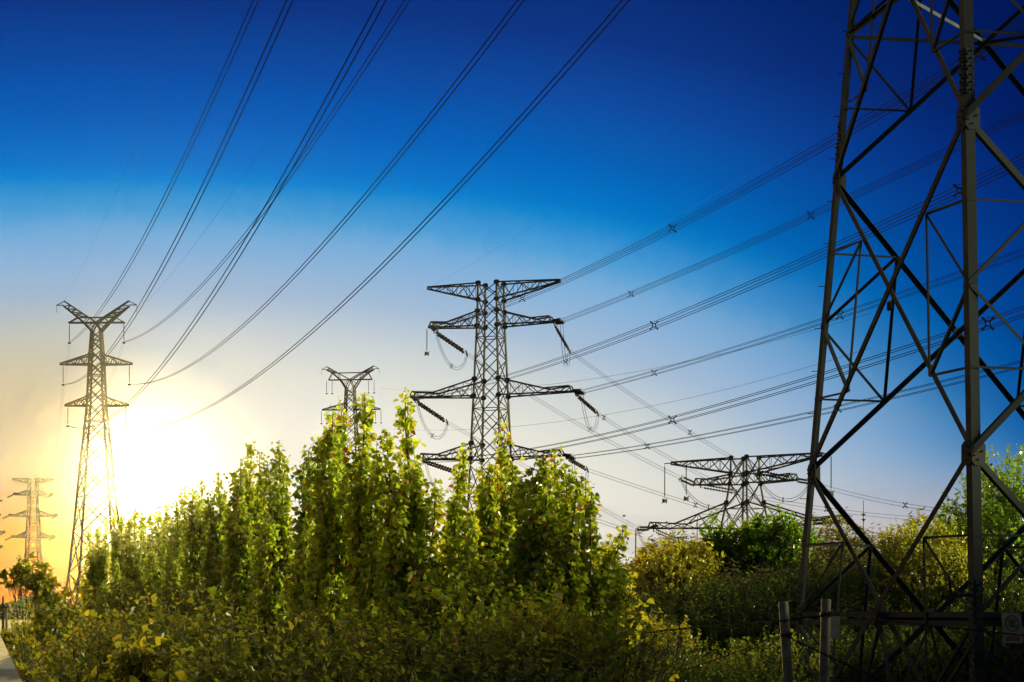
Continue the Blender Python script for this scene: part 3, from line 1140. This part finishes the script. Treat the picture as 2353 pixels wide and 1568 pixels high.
for a, b, w in (((-.10, .115), (-.01, .115), .02), ((-.01, .115), (.07, .05), .03), ((-.06, .07), (.01, .045), .02), ((.01, .045), (.07, .03), .03), ((.07, .05), (.04, -.01), .045),
                ((-.07, .01), (-.07, -.10), .014), ((-.03, .01), (-.03, -.10), .014), ((.005, .0), (.005, -.10), .014), ((-.08, -.03), (.02, -.03), .014), ((-.08, -.075), (.02, -.075), .014), ((.04, -.06), (.055, -.14), .016)):
    stroke(a, b, w)
hc = rc + se * .085 + sey * .085 + sn * .004
mb.tube([hc, hc + sn * .002], .022, 12)
mb.build("pictogram", BLACKP, sig)
mb = MB(); mb.plate(sc - sey * .275 + sn * .006, se, sey, .42, .13, .004); mb.build("red_panel", REDP, sig)
mb = MB()
for qx, qy in ((-.25, -.02), (.25, -.02), (-.25, .34), (.25, .34)):
    b_ = sc + se * qx + sey * qy + sn * .004
    mb.tube([b_, b_ + sn * .012], .012, 6)
mb.build("bolt", STEEL, sig)

# plain plate seen beside the second fence post
pc = at(1918, 1441, 58.0)
pl = empty("number_plate", pc, "blank pale green metal plate hanging behind the taller fence post", "plate")
mb = MB(); mb.plate(pc, (1, .15, 0), ZUP, .29, .62, .01); mb.build("sheet", PLATEG, pl)
mb = MB(); mb.plate(pc + Vector((0, .03, .33)), (1, .15, 0), ZUP, .07, .09, .02); mb.build("clip", STEEL, pl)

# fence posts and wires
YF = 47.0
posts = [((1800, 1383), (1812, 1568), 0.21, 1459, "leaning round concrete fence post with a wire clamp, left of its pair"),
         ((1898.5, 1377), (1893.5, 1568), 0.21, 1411, "taller round concrete fence post in front of the near tower's left leg")]
for top, bot, dm, yb, lb in posts:
    T, B = at(top[0], top[1], YF), at(bot[0], bot[1], YF)
    d = (T - B).normalized()
    base = B - d * (B.z / d.z)
    rt = empty("fence_post", (base.x, base.y, 0), lb, "fence post", "concrete fence posts")
    mb = MB()
    mb.tube([base, base.lerp(T, .5), T - d * .02, T], [dm / 2 * 1.12, dm / 2 * 1.05, dm / 2, dm / 2 * .9], 18)
    mb.build("shaft", POSTC, rt, True)
    zz = at(0, yb, YF).z
    c = base + d * ((zz - base.z) / d.z)
    mb = MB()
    mb.tube([c - d * .03, c + d * .03], dm / 2 + .018, 18)
    mb.box(c + Vector((.09, -.05, 0)), .07, .09, .09)
    mb.tube([c + Vector((.06, -.13, -.06)), c + Vector((.06, -.13, .07))], .013, 6)
    mb.tube([c + Vector((.10, -.12, -.06)), c + Vector((.10, -.12, .06))], .013, 6)
    mb.build("clamp", STEEL, rt)
    mb = MB()
    mb.tube([c - d * .5, c - d * .492], dm / 2 * 1.06, 18)
    mb.build("tie_wire", WIRE, rt)


def fence_wire(pts, lb, r=0.011, twist=True):
    P = [at(x, y, Yv) for x, y, Yv in pts]
    dense = []
    for a, b in zip(P, P[1:]):
        for i in range(10):
            dense.append(a.lerp(b, i / 10))
    dense.append(P[-1])
    mb = MB()
    for ph in ((0, math.pi) if twist else (0,)):
        mb.tube([q + Vector((0, math.cos(i * .9 + ph), math.sin(i * .9 + ph))) * (.016 if twist else 0) for i, q in enumerate(dense)], r, 5)
    o = mb.build("fence_wire", WIRE)
    tag(o, lb, "wire", "strands of the fence")


fence_wire([(1340, 1460, 44), (1469, 1457, 44.6), (1544, 1447, 45), (1707, 1434, 46), (1797, 1427, 46.8), (1893, 1415, 46.85)], "twisted fence wire running left from the taller concrete post over the dark bushes")
fence_wire([(1898, 1412, 46.85), (1990, 1421, 47.5), (2059, 1429, 48), (2240, 1449, 49), (2360, 1461, 50)], "twisted fence wire running right from the taller post across the near tower")
fence_wire([(1803, 1460, 46.85), (1825, 1471, 47), (1905, 1509, 46.8), (2032, 1565, 47.5), (2150, 1610, 48)], "slanting loose fence wire falling right from the leaning post")
fence_wire([(1803, 1459, 46.86), (1775, 1466, 46.4), (1690, 1500, 45.6), (1560, 1545, 45)], "loose fence wire falling left from the leaning post's clamp", twist=False)
tg = MB()
tg.plate(at(1776, 1475, 46.3), (1, 0, .2), (-.2, 0, 1), .06, .13, .006)
o = tg.build("wire_tag", WHITEP)
tag(o, "small pale tag hanging on the wire beside the leaning post", "tag")

# ---------------------------------------------------------------- left edge: wall, utility poles; far masts, street lamp
mb = MB()
A, B = at(46, 1580, 30), at(-12, 1437, 150)
A2, B2 = A + (A - B).normalized() * 16, B
side = Vector((B.y - A.y, -(B.x - A.x), 0)).normalized()
zt = A.z
for q0, q1 in (((A2 - side * 4).copy(), (B2 - side * 4).copy()),):
    pass
A2.z = B2.z = zt
vs = []
for p_ in (A2, B2):
    for o_, z in ((0, 0), (0, zt - .12), (.06, zt - .12), (.06, zt), (-4, zt), (-4, 0)):
        q = p_ + side * o_
        vs.append((q.x, q.y, z))
mb.add(vs, [(i, (i + 1) % 6, 6 + (i + 1) % 6, 6 + i) for i in range(6)] + [tuple(range(5, -1, -1)), tuple(range(6, 12))])
o = mb.build("concrete_wall", CONCRETE)
tag(o, "broad pale concrete wall top entering at the bottom left corner", "wall")

ub = at(11, 1467, 300)
ur = empty("utility_pole", (ub.x, ub.y, 0), "twin wooden utility pole with a crossbar at the left edge below the orange sky", "utility pole")
for x, yt in ((7, 1371), (15, 1385)):
    mb = MB()
    T = at(x, yt, 300)
    mb.tube([Vector((T.x, 300, 0)), T], [.2, .14], 8)
    mb.build("pole", WOODP, ur)
mb = MB()
mb.bar(at(-4, 1396, 299.6), at(21, 1396, 299.6), .2)
for x in (-3, 3, 10, 18):
    mb.bar(at(x, 1396, 299.6), at(x, 1389, 299.6), .16)
mb.build("crossbar", WOODP, ur)
for y0, x1, y1, lb in ((1390, 80, 1386, "thin local wire leaving the twin utility pole above the spindly tree's foot"), (1396, 90, 1404, "lower thin local wire leaving the twin utility pole")):
    power_line(at(12, y0, 299), at(x1, y1, 340), .6, 1, lb, "local wires", r=0.03, n=10)

for x, yt, yb, Y, lb, bars in ((1602, 1203, 1345, 800, "thin hazy mast standing behind the low pylon's left arm", ()),
                               (1984, 1150, 1300, 900, "thin distant mast with two crossbars right of the low pylon", (1182, 1194)),
                               (1156, 1216, 1300, 420, "small mast with a box-shaped head glimpsed between the poplars", ())):
    b = at(x, yb, Y)
    rt = empty("mast", (b.x, b.y, 0), lb, "mast")
    mb = MB()
    T = at(x, yt, Y)
    mb.tube([Vector((b.x, Y, 0)), T], [.5, .14], 6)
    mb.build("pole", STEEL_FAR, rt)
    mb = MB()
    for y in bars:
        mb.bar(at(x - 5, y, Y), at(x + 5, y, Y), .4)
        mb.bar(at(x - 2.5, y + 2.5, Y), at(x + 2.5, y + 2.5, Y), .5)
    if x == 1156:
        for yy in (1217, 1230):
            mb.bar(at(1150, yy, Y), at(1163, yy, Y), .2)
        for xx in (1150, 1163):
            mb.bar(at(xx, 1216, Y), at(xx, 1231, Y), .2)
    if mb.v:
        mb.build("head_frame", STEEL_FAR, rt)

YS = 190.0
b = at(1461, HY, YS)
rt = empty("street_lamp", (b.x, b.y, 0), "pale street lamp with a long arm and dark cobra head above the bushes", "street lamp")
mb = MB(); mb.tube([Vector((b.x, YS, 0)), at(1461, 1222, YS)], [.11, .06], 8); mb.build("pole", CONCRETE, rt)
mb = MB(); mb.tube([at(1461, 1229, YS), at(1476, 1222, YS), at(1493, 1214, YS)], .035, 6); mb.build("arm", CONCRETE, rt)
mb = MB()
mb.tube([at(1491, 1215, YS), at(1495, 1212.5, YS), at(1503, 1209.5, YS), at(1511, 1208.5, YS), at(1514, 1208.6, YS)], [.05, .11, .14, .12, .04], 8)
mb.build("lamp_head", STEEL_FAR, rt)


# ---------------------------------------------------------------- foliage
def unit(a):
    return a / np.maximum(np.linalg.norm(a, axis=1, keepdims=True), 1e-9)


class Leaves:
    def __init__(s):
        s.P, s.D, s.Nn, s.L, s.W = [], [], [], [], []
        s.SA, s.SB, s.SR = [], [], []

    def add(s, P, D, Nn, L, W):
        s.P.append(P); s.D.append(unit(D)); s.Nn.append(Nn); s.L.append(L); s.W.append(W)

    def arrays(s):
        P, D, Nn, L, W = [np.concatenate(a) for a in (s.P, s.D, s.Nn, s.L, s.W)]
        Nn = unit(Nn - D * np.sum(Nn * D, axis=1, keepdims=True))
        S = np.cross(D, Nn)
        n = len(P)
        shape = [(0, 0, 0), (.2, .5, .10), (.58, .36, .07), (1, 0, -.06), (.58, -.36, .07), (.2, -.5, .10)]
        V = np.empty((n, 6, 3))
        for i, (a, b, c) in enumerate(shape):
            V[:, i] = P + D * (L * a)[:, None] + S * (W * b)[:, None] + Nn * (W * c * 1.3)[:, None]
        k = np.arange(n)[:, None] * 6
        Fq = np.concatenate([k + np.array([[0, 1, 2, 3]]), k + np.array([[0, 3, 4, 5]])], axis=1).reshape(-1, 4)
        return V.reshape(-1, 3), Fq

    def twigs(s, A, B, r):
        s.SA.append(A); s.SB.append(B); s.SR.append(np.full(len(A), r))

    def build(s, name, mat, parent=None):
        V, Fq = s.arrays()
        mi = None
        if s.SA:                               # bare twigs share the mesh, in the bark material
            A, B, r = np.concatenate(s.SA), np.concatenate(s.SB), np.concatenate(s.SR)
            d = unit(B - A)
            e1 = unit(np.cross(d, np.array([0.31, 0.95, 0.12])))
            e2 = np.cross(d, e1)
            n = len(A)
            T = np.empty((n, 6, 3))
            for j in range(3):
                o_ = e1 * math.cos(j * 2.094) + e2 * math.sin(j * 2.094)
                T[:, j] = A + o_ * r[:, None]
                T[:, 3 + j] = B + o_ * (r * .4)[:, None]
            k = len(V) + np.arange(n)[:, None] * 6
            q = np.concatenate([k + np.array([[0, 1, 4, 3]]), k + np.array([[1, 2, 5, 4]]), k + np.array([[2, 0, 3, 5]])], axis=1).reshape(-1, 4)
            mi = np.concatenate([np.zeros(len(Fq), dtype=np.int32), np.ones(len(q), dtype=np.int32)])
            V = np.concatenate([V, T.reshape(-1, 3)])
            Fq = np.concatenate([Fq, q])
            mat = [mat, BARK]
        return mesh_obj(name, V, Fq, mat, parent, False, mi)


def rnd3(g, n):
    return unit(g.normal(size=(n, 3)))


def column(g, lv, mb, top, base, rmax, dens, ls, taper=1.3):
    """one upright poplar shoot: stem to mb, leaves to lv"""
    top, base = np.array(top), np.array(base)
    H = np.linalg.norm(top - base)
    ph = g.uniform(0, 6.28, 2)
    amp = 0.05 + 0.02 * H

    def axis(h):      # h: metres below the top
        t = h / H
        p = top + (base - top) * t[:, None]
        p = p + np.stack([np.sin(t * 5 + ph[0]), np.sin(t * 4 + ph[1]), 0 * t], 1) * (amp * (t * (1 - t) * 2.2))[:, None]
        return p
    hs = np.linspace(0, H, 14)
    ax = axis(hs)
    mb.tube([Vector(p) for p in ax], list(0.006 + 0.010 * hs), 5)
    # clusters of leaves on short side shoots
    n = int(dens * H)
    nc = max(6, n // 5)
    h = g.uniform(0, 1, nc) ** 0.92 * H
    rad = rmax * np.minimum(1.0, 0.18 + (h / taper) ** 0.8) * np.sqrt(g.uniform(0.05, 1.0, nc))
    lump = 0.72 + 0.28 * np.sin(h * 3.1 + ph[0] * 3) + .16 * np.sin(h * 7.3 + ph[1])
    rad = rad * lump
    a = g.uniform(0, 6.283, nc)
    out = np.stack([np.cos(a), np.sin(a), np.zeros(nc)], 1)
    c = axis(h) + out * rad[:, None]
    c[:, 2] += rad * 0.5
    m = 5
    P = np.repeat(c, m, 0) + g.normal(size=(nc * m, 3)) * np.array([.05, .05, .075])
    O = np.repeat(out, m, 0)
    D = O * 0.5 + rnd3(g, nc * m) * 0.75 + np.array([0, 0, -0.45])
    Nn = rnd3(g, nc * m) + O * 0.35 + np.array([0, 0, 0.35])
    L = ls * g.uniform(.65, 1.2, nc * m)
    # small leaves at the very tip
    hh = np.repeat(h, m)
    L *= np.clip(0.7 + hh * 0.5, .7, 1)
    lv.add(P, D, Nn, L, L * g.uniform(.8, 1.02, nc * m))


def poplar(seed, leaders, Y, label, bx=None, rmax=.36, dens=230, ls=.10, low=1360, mat=None, taper=1.3, grp="poplars in a row"):
    g = np.random.default_rng(seed)
    xs = [l[0] for l in leaders]
    bx = bx if bx is not None else sum(xs) / len(xs)
    b = at(bx, HY, Y)
    root = empty("poplar_tree", (b.x, b.y, 0), label, "tree", grp)
    lv, mb = Leaves(), MB()
    fork = Vector((b.x, b.y, 2.2))
    mb.tube([Vector((b.x, b.y, 0)), fork], [.14, .10], 8)
    more = []
    for l in leaders:                      # lower side shoots thicken the foot of the tree
        for q in range(2):
            more.append((l[0] + g.uniform(-30, 30) * 35 / Y, l[1] + g.uniform(130 + 70 * q, 200 + 110 * q) * 35 / Y, 1.35))
    for l in list(leaders) + more:
        x, y = l[0], l[1]
        sc_ = l[2] if len(l) > 2 else 1.0
        T = at(x, y, Y + g.uniform(-.8, .8))
        Bq = at(x + (bx - x) * .35 + g.uniform(-6, 6), low, Y + g.uniform(-.5, .5))
        column(g, lv, mb, T, Bq, rmax * sc_ * g.uniform(.9, 1.1) * (1.25 if sc_ > 1.3 else 1), dens * min(sc_, 1.1), ls, taper)
        mb.tube([fork, Vector(Bq)], [.06, .035], 6)
    mb.build("trunk", BARK, root)
    lv.build("crown", mat or POPLAR, root)
    return root


trees = [
    (34, [(932, 905, 1.0), (889, 993, .9), (962, 1085, 1.0), (998, 1112, .9), (915, 1160, 1.2)], "tallest pointed poplar, its top touching the middle pylon's longest left arm"),
    (35.5, [(838, 902, .95), (866, 1040, .9), (822, 1070, 1.1)], "poplar with the pointed top right of the half hidden Y-headed pylon"),
    (37, [(786, 934, .95), (765, 946, .9), (745, 988, .9), (800, 1070, 1.1), (770, 1060, 1.1)], "poplar covering the left arm of the half hidden Y-headed pylon"),
    (39, [(728, 1014, .9), (708, 1034, .95), (690, 1075, .9), (740, 1120, 1.1), (712, 1130, 1.1)], "poplar with a rounded shoulder beside the first sky gap left of the tallest trees"),
    (50, [(641, 1012, .95), (655, 1062, 1.0), (614, 1058, .9), (625, 1120, 1.1), (650, 1130, 1.1)], "slim poplar standing alone between two sky gaps, half way to the sun"),
    (55, [(577, 1023, .9), (596, 1040, .9), (553, 1052, .95), (538, 1085, .9), (570, 1110, 1.1), (590, 1120, 1.1)], "golden poplar with three tips, left of the slim lone poplar"),
    (62, [(501, 1083, .85), (484, 1135, 1.0), (516, 1132, 1.0), (500, 1170, 1.1), (525, 1180, 1)], "glowing poplar with a single thin tip right of the sun"),
    (68, [(462, 1108, .85), (444, 1128, 1.0), (475, 1160, 1.1), (450, 1180, 1.1)], "bright washed-out poplar with twin tips near the sun"),
    (75, [(422, 1113, .8), (405, 1150, 1.0), (430, 1180, 1.1), (395, 1190, 1)], "pale washed-out poplar standing closest to the sun"),
    (84, [(385, 1160, .9), (362, 1165, .9), (345, 1180, 1.0), (375, 1200, 1.1)], "white-glaring poplar tops right under the sun"),
    (92, [(330, 1172, .9), (312, 1170, .9), (298, 1190, 1.0), (325, 1210, 1.1)], "glaring poplar just left under the sun"),
    (100, [(280, 1180, .85), (262, 1178, .85), (270, 1215, 1.0), (290, 1220, 1)], "yellow poplar touching the right leg of the left pylon"),
    (108, [(243, 1195, .8), (226, 1208, .8), (205, 1212, .75), (213, 1250, 1.0), (235, 1250, 1.0)], "last small yellow poplar in front of the left pylon's feet"),
    (35, [(1158, 978, .85), (1125, 1062, .9), (1178, 1068, .9), (1107, 1078, .8), (1150, 1090, 1.0)], "poplar shoot rising in front of the middle pylon's body"),
    (34, [(1066, 1036, .6), (1052, 1095, .7), (1040, 1150, .8), (1030, 1200, .9)], "thin leaning poplar shoot left of the middle pylon's body"),
    (33, [(1248, 1040, .95), (1222, 1075, .9), (1275, 1046, .9), (1200, 1105, .9), (1300, 1080, .85), (1345, 1108, .75), (1360, 1130, .7), (1325, 1100, .7), (1240, 1120, 1.1)], "broad leafy poplar covering the middle pylon's lowest right arm"),
]
for i, (Y, ld, lb) in enumerate(trees):
    broad_ = i == 15
    poplar(100 + i, ld, Y, lb, dens=250 if Y < 45 else 200, rmax=.165 if not broad_ else .25, ls=.118 if Y < 45 else .12, low=1490 if Y < 45 else 1430, taper=1.2 if not broad_ else .8,
           grp="poplars in a row")
poplar(140, [(1432, 1206, .6), (1412, 1240, .6), (1386, 1262, .7)], 33.5, "small leafy twig sticking out right of the broad poplar against the pale sky", bx=1350, rmax=.24, dens=190, low=1330, grp="poplars in a row")


# --- bushes made of leafy shoots on lumpy domes
def dome(g, lv, c, rx, ry, rz, n, ll, lw, m=9, sl=.5, whorl=False, fill=.35, mb=None):
    c = np.array(c)
    u = rnd3(g, n)
    u[:, 2] = np.abs(u[:, 2]) * 1.0 - .12
    # lumps on the surface
    k = 9
    cen_ = rnd3(g, k)
    cen_[:, 2] = np.abs(cen_[:, 2])
    bump = np.max(np.clip(unit(u) @ cen_.T, 0, 1) ** 6, axis=1)
    rr = (.66 + .42 * bump) * (1 - fill * g.uniform(0, 1, n) ** 2.2)
    S = c + u * np.array([rx, ry, rz]) * rr[:, None]
    d = unit(unit(u / np.array([rx, ry, rz])) * .8 + np.array([0, 0, .65]) + rnd3(g, n) * .5)
    t = np.tile(np.linspace(.05, 1, m), n)
    SS, dd = np.repeat(S, m, 0), np.repeat(d, m, 0)
    ln = np.repeat(sl * g.uniform(.5, 1.2, n), m)
    N_ = n * m
    P = SS + dd * (t * ln)[:, None]
    q = rnd3(g, N_)
    perp = unit(q - dd * np.sum(q * dd, 1, keepdims=True))
    if whorl:
        # leaves gathered in rosettes at three places of the shoot
        tt = np.tile(np.repeat([.3, .65, 1.0], int(math.ceil(m / 3)))[:m], n)
        P = SS + dd * (tt * ln)[:, None]
        D = perp + dd * .35
        Nn = dd + rnd3(g, N_) * .25
    else:
        D = perp * .8 + dd * .55 + np.array([0, 0, -.2])
        Nn = dd * .3 + np.array([0, 0, .5]) + rnd3(g, N_) * .8
    L = ll * np.repeat(g.uniform(.7, 1.25, n), m) * g.uniform(.55, 1.25, N_)
    e_ = S + d * ln[::m][:, None] * .92
    lv.twigs(S - d * .35, e_, .007)
    kk = max(1, n // 3)
    lv.twigs(S[:kk] * .55 + c * .45 - np.array([0, 0, .4]), S[:kk], .013)
    lv.add(P, D, Nn, L, L * lw * g.uniform(.8, 1.15, N_))


def bush(name, label, cat, seed, domes, mat, ll, lw, dens, m=9, sl=.5, whorl=False, group=None, trunkw=.06, fill=.35):
    """domes: (x px, y px of the top, Y, half width m, height m)"""
    g = np.random.default_rng(seed)
    x0, Y0 = domes[0][0], domes[0][2]
    b = at(x0, HY, Y0)
    root = empty(name, (b.x, b.y, 0), label, cat, group)
    lv, mb = Leaves(), MB()
    cs = []
    for x, y, Y, rx, rz in domes:
        T = at(x, y, Y)
        cs.append((T.x, T.y, T.z - rz, rx, rz))
    lowest = min(c[2] for c in cs)
    mx = sum(c[0] for c in cs) / len(cs)
    fork = Vector((b.x * .5 + mx * .5, b.y, max(.25, lowest * .62)))
    if lowest > .5:
        mb.tube([Vector((b.x, b.y, 0)), Vector((b.x * .8 + fork.x * .2 + trunkw * .6, b.y, fork.z * .5)), fork], [trunkw, trunkw * .85, trunkw * .7], 7)
    for cx_, cy_, cz_, rx, rz in cs:
        n = int(dens * rx * rx * 6.3 * max(1, rz / rx * .6))
        dome(g, lv, (cx_, cy_, cz_), rx, rx, rz, n, ll, lw, m, sl, whorl, fill, mb)
        e = Vector((cx_, cy_, cz_ + rz * .4))
        k1 = fork.lerp(e, .55) + Vector((g.uniform(-.1, .1), g.uniform(-.1, .1), -.12 * (e - fork).length))
        mb.tube([fork, k1, e], [trunkw * .6, trunkw * .4, trunkw * .15], 6)
    mb.build("stem" if cat != "tree" else "trunk", BARK, root)
    lv.build("foliage" if cat != "tree" else "crown", mat, root)
    return root


def mass(name, label, cat, seed, domes, mat, ll, lw, dens, m=9, sl=.5, whorl=False, fill=.3):
    g = np.random.default_rng(seed)
    lv, mb = Leaves(), MB()
    for x, y, Y, rx, rz in domes:
        T = at(x, y, Y)
        c = (T.x, T.y, T.z - rz)
        n = int(dens * rx * rx * 6.3 * max(1, rz / rx * .6))
        dome(g, lv, c, rx, rx * .9, rz, n, ll, lw, m, sl, whorl, fill)
    o = lv.build(name, mat)
    tag(o, label, cat, kind="stuff")
    return o


rg = random.Random(11)


def prof_domes(tab, Y0, Y1, nrow, step, rx, rz, jit=25):
    """rows of domes under a skyline given as (x, y) for the nearest row"""
    out = []
    xs = [a for a, _ in tab]
    ys = [b_ for _, b_ in tab]
    for r in range(nrow):
        Y = Y0 + (Y1 - Y0) * r / max(1, nrow - 1)
        x = xs[0] + rg.uniform(0, step)
        while x < xs[-1]:
            y = float(np.interp(x, xs, ys))
            # lower rows stand nearer to the camera
            y = y + (nrow - 1 - r) * jit + rg.uniform(-14, 14)
            out.append((x, y, Y + rg.uniform(-.8, .8), rx * rg.uniform(.75, 1.25), rz * rg.uniform(.8, 1.2)))
            x += step * rg.uniform(.75, 1.25)
    return out


# undergrowth below the poplars
mass("undergrowth", "sunlit tangle of poplar suckers and bushes filling the foot of the poplar row", "undergrowth", 21,
     prof_domes([(640, 1390), (800, 1360), (950, 1335), (1040, 1262), (1100, 1245), (1250, 1270), (1360, 1305), (1420, 1345)], 29.5, 33.0, 4, 100, .7, 1.2, 55),
     POPLAR, .10, .9, 17, 8, .42)
mass("undergrowth", "golden hazy bushes along the far left foot of the poplar row", "undergrowth", 22,
     prof_domes([(215, 1345), (260, 1325), (330, 1310), (450, 1310), (560, 1310), (690, 1330)], 44, 62, 4, 70, 1.2, 2.2, 50),
     BROAD, .12, .9, 9, 8, .5)
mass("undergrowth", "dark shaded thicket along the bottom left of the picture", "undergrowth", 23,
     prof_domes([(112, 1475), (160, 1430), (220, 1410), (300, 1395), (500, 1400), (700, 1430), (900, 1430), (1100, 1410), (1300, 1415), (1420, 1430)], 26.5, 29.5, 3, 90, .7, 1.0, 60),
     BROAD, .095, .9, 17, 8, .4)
# slopes of bushes right of the poplars, seen through the tower
mass("shrubbery", "pale narrow-leaved shrubs along the skyline right of the poplars", "shrubbery", 24,
     prof_domes([(1385, 1325), (1450, 1258), (1530, 1215), (1700, 1198), (1850, 1186), (1960, 1180), (2090, 1185), (2180, 1180)], 74, 86, 6, 70, 1.7, 2.8, 34),
     NARROW, .18, .42, 12, 12, .5, True)
mass("shrubbery", "darker fine-leaved bushes below the pale shrubs and behind the near tower", "shrubbery", 25,
     prof_domes([(1350, 1395), (1500, 1355), (1650, 1325), (1850, 1300), (2000, 1280), (2100, 1235), (2420, 1205)], 69, 76, 6, 72, 1.7, 2.6, 40),
     FINE, .105, .75, 14, 9, .42)
mass("shrubbery", "low fine-leaved ground bushes along the bottom between the poplars and the fence posts", "shrubbery", 26,
     prof_domes([(1180, 1475), (1400, 1458), (1600, 1456), (1790, 1462)], 49.5, 53.0, 4, 80, 1.2, 1.8, 36)
     + prof_domes([(1800, 1450), (2100, 1440), (2420, 1430)], 67.6, 68.4, 3, 70, 1.3, 2.0, 40),
     FINE, .085, .75, 13, 9, .36)
mass("treeline", "low dark line of far trees along the horizon", "trees", 27,
     [(x, 1378 + rg.uniform(-6, 8), 900 + rg.uniform(-40, 40), 9 * rg.uniform(.7, 1.3), 8.0) for x in range(-60, 2460, 42)],
     FINE, 1.5, .8, .20, 7, 2.0)

mass("shrubbery", "dark hazy bushes between the spindly tree's foot and the utility pole", "shrubbery", 28,
     [(60, 1432, 170, 2.6, 2.6), (95, 1424, 160, 2.4, 2.6), (130, 1412, 150, 2.2, 2.6), (160, 1385, 140, 2.2, 3.0), (40, 1446, 140, 1.8, 1.6), (110, 1440, 120, 2.0, 2.0), (150, 1425, 110, 1.8, 2.0), (85, 1462, 100, 1.6, 1.5), (130, 1460, 90, 1.6, 1.8)],
     BROAD, .22, .9, 7, 8, .6)
bush("shrub", "round yellow-green bush catching the light below the low pylon's left arm", "shrub", 31,
     [(1545, 1234, 80, 1.1, 1.5), (1592, 1242, 80.3, 1.0, 1.4), (1500, 1252, 80, .9, 1.4), (1545, 1262, 79, 1.6, 1.6)], GOLD, .13, .9, 26, 9, .3)
bush("young_tree", "slim bright green sapling in front of the low pylon's left arm", "tree", 32,
     [(1655, 1195, 82, .6, .9), (1640, 1225, 82, .7, .9), (1678, 1232, 82, .75, .9), (1655, 1262, 82, 1.1, 1.2)], BRIGHT, .17, .95, 15, 8, .4, trunkw=.06, fill=.75)
bush("young_tree", "wide bright green young tree in front of the low pylon's legs", "tree", 33,
     [(1775, 1176, 82, 1.0, 1.0), (1738, 1194, 82, .8, 1.0), (1818, 1196, 82, .9, 1.0), (1770, 1225, 82, 1.5, 1.2), (1720, 1225, 82, .9, 1.0)], BRIGHT, .17, .95, 13, 8, .4, trunkw=.08, fill=.75)
bush("broad_tree", "tall dark green tree at the right edge behind the near tower", "tree", 34,
     [(2330, 1025, 80, 1.9, 2.4), (2265, 1095, 79, 1.6, 2.0), (2215, 1150, 78.5, 1.3, 1.8), (2380, 1090, 78, 2.2, 2.6), (2300, 1160, 77, 1.8, 2.0), (2210, 1205, 77, 1.4, 1.6), (2360, 1220, 76, 2.0, 2.0)],
     BRIGHT, .15, .85, 11, 9, .55, trunkw=.22, fill=.45)
bush("shrub", "olive bush bulging up between the pale shrubs and the tall right tree", "shrub", 35,
     [(2130, 1190, 74, 1.4, 1.6), (2080, 1212, 73.5, 1.0, 1.3), (2170, 1215, 73, 1.2, 1.5), (2130, 1240, 72, 1.6, 1.6)], BROAD, .12, .8, 14, 9, .45)
bush("spindly_tree", "spindly tree with a leaning stem at the left edge against the orange sky", "tree", 36,
     [(32, 1312, 58, .26, .3), (66, 1290, 58, .3, .36), (48, 1326, 58, .34, .3), (94, 1314, 58, .36, .42), (118, 1334, 58, .4, .45), (78, 1336, 58, .3, .3), (108, 1362, 58, .5, .5), (128, 1388, 57.5, .6, .6), (112, 1420, 57, .6, .6)], BROAD, .14, .95, 24, 8, .3, trunkw=.03, fill=.9)
bush("shrub", "brownish half-bare bush between the broad poplar and the dark bushes", "shrub", 37,
     [(1405, 1340, 56, .9, 1.3), (1445, 1355, 56, .7, 1.2)], FINE, .06, .6, 18, 5, .6, fill=.6)
bush("shrub", "pale large-leaved sprig in the lower left foreground", "shrub", 38,
     [(335, 1462, 20, .20, .35), (300, 1505, 20, .22, .35), (372, 1490, 20, .2, .35), (275, 1530, 19.8, .16, .3)], BROAD, .11, 1.0, 70, 6, .22, trunkw=.02, fill=.8)
bush("shrub", "leafy orange-tinged bush low in the centre foreground", "shrub", 39,
     [(1240, 1385, 29, .4, .6), (1285, 1420, 28.6, .45, .6), (1200, 1420, 28.6, .4, .6)], GOLD, .10, .95, 34, 7, .32, trunkw=.02, fill=.5)
bush("shrub", "yellowish low bush left of the fence wire's end", "shrub", 40,
     [(1480, 1420, 50, .7, .7), (1540, 1432, 50, .6, .6), (1430, 1432, 50, .6, .6)], GOLD, .09, .8, 20, 8, .3)

# unseen row of trees added beyond the right edge to shade the low bushes
shade_trees = [(14, 8.6), (18, 8.9), (22, 9.2), (26, 9.5), (30, 9.3), (34, 9.6), (38, 9.4), (42, 9.6), (46, 9.4), (50, 9.2), (54, 9.4), (58, 9.2), (62, 8.9), (66, 8.6), (70, 7.8), (74, 7.4), (78, 7.2), (83, 7.6)]
for i, (Yv, h) in enumerate(shade_trees):
    X, rr_ = .236 * Yv + (5.6 if Yv < 40 else 9.5), 2.7
    lb = "dense tall tree added unseen beyond the right edge to shade the low bushes"
    px = CX + X * F / Yv
    py = lambda z_: HY - (z_ - ZC) * F / Yv
    bush("broad_tree", lb, "tree", 60 + i, [(px, py(h), Yv, rr_, 3.0), (px, py(h - 2.6), Yv + .6, rr_ * 1.1, 3.0), (px, py(h - 5.2), Yv - .5, rr_ * 1.1, 2.8), (px, py(h - 7.6), Yv, rr_ * 1.1, 2.8)],
         FINE, .34, .85, 5.5, 9, .8, group="added shade trees beyond the right edge", trunkw=.25, fill=.5)

# ---------------------------------------------------------------- haze
mb = MB()
mb.box((0, 1270, 37.5), 1760, 2660, 77)
hz, nt, out = new_mat("air_haze")
pv = nt.nodes.new('ShaderNodeVolumePrincipled')
pv.inputs['Color'].default_value = (0.97, 0.95, 0.92, 1)
pv.inputs['Density'].default_value = HAZE_D
pv.inputs['Anisotropy'].default_value = HAZE_G
nt.links.new(pv.outputs[0], out.inputs['Volume'])
o = mb.build("haze", hz)
tag(o, "thin golden evening haze glowing round the low sun", "haze", kind="stuff")
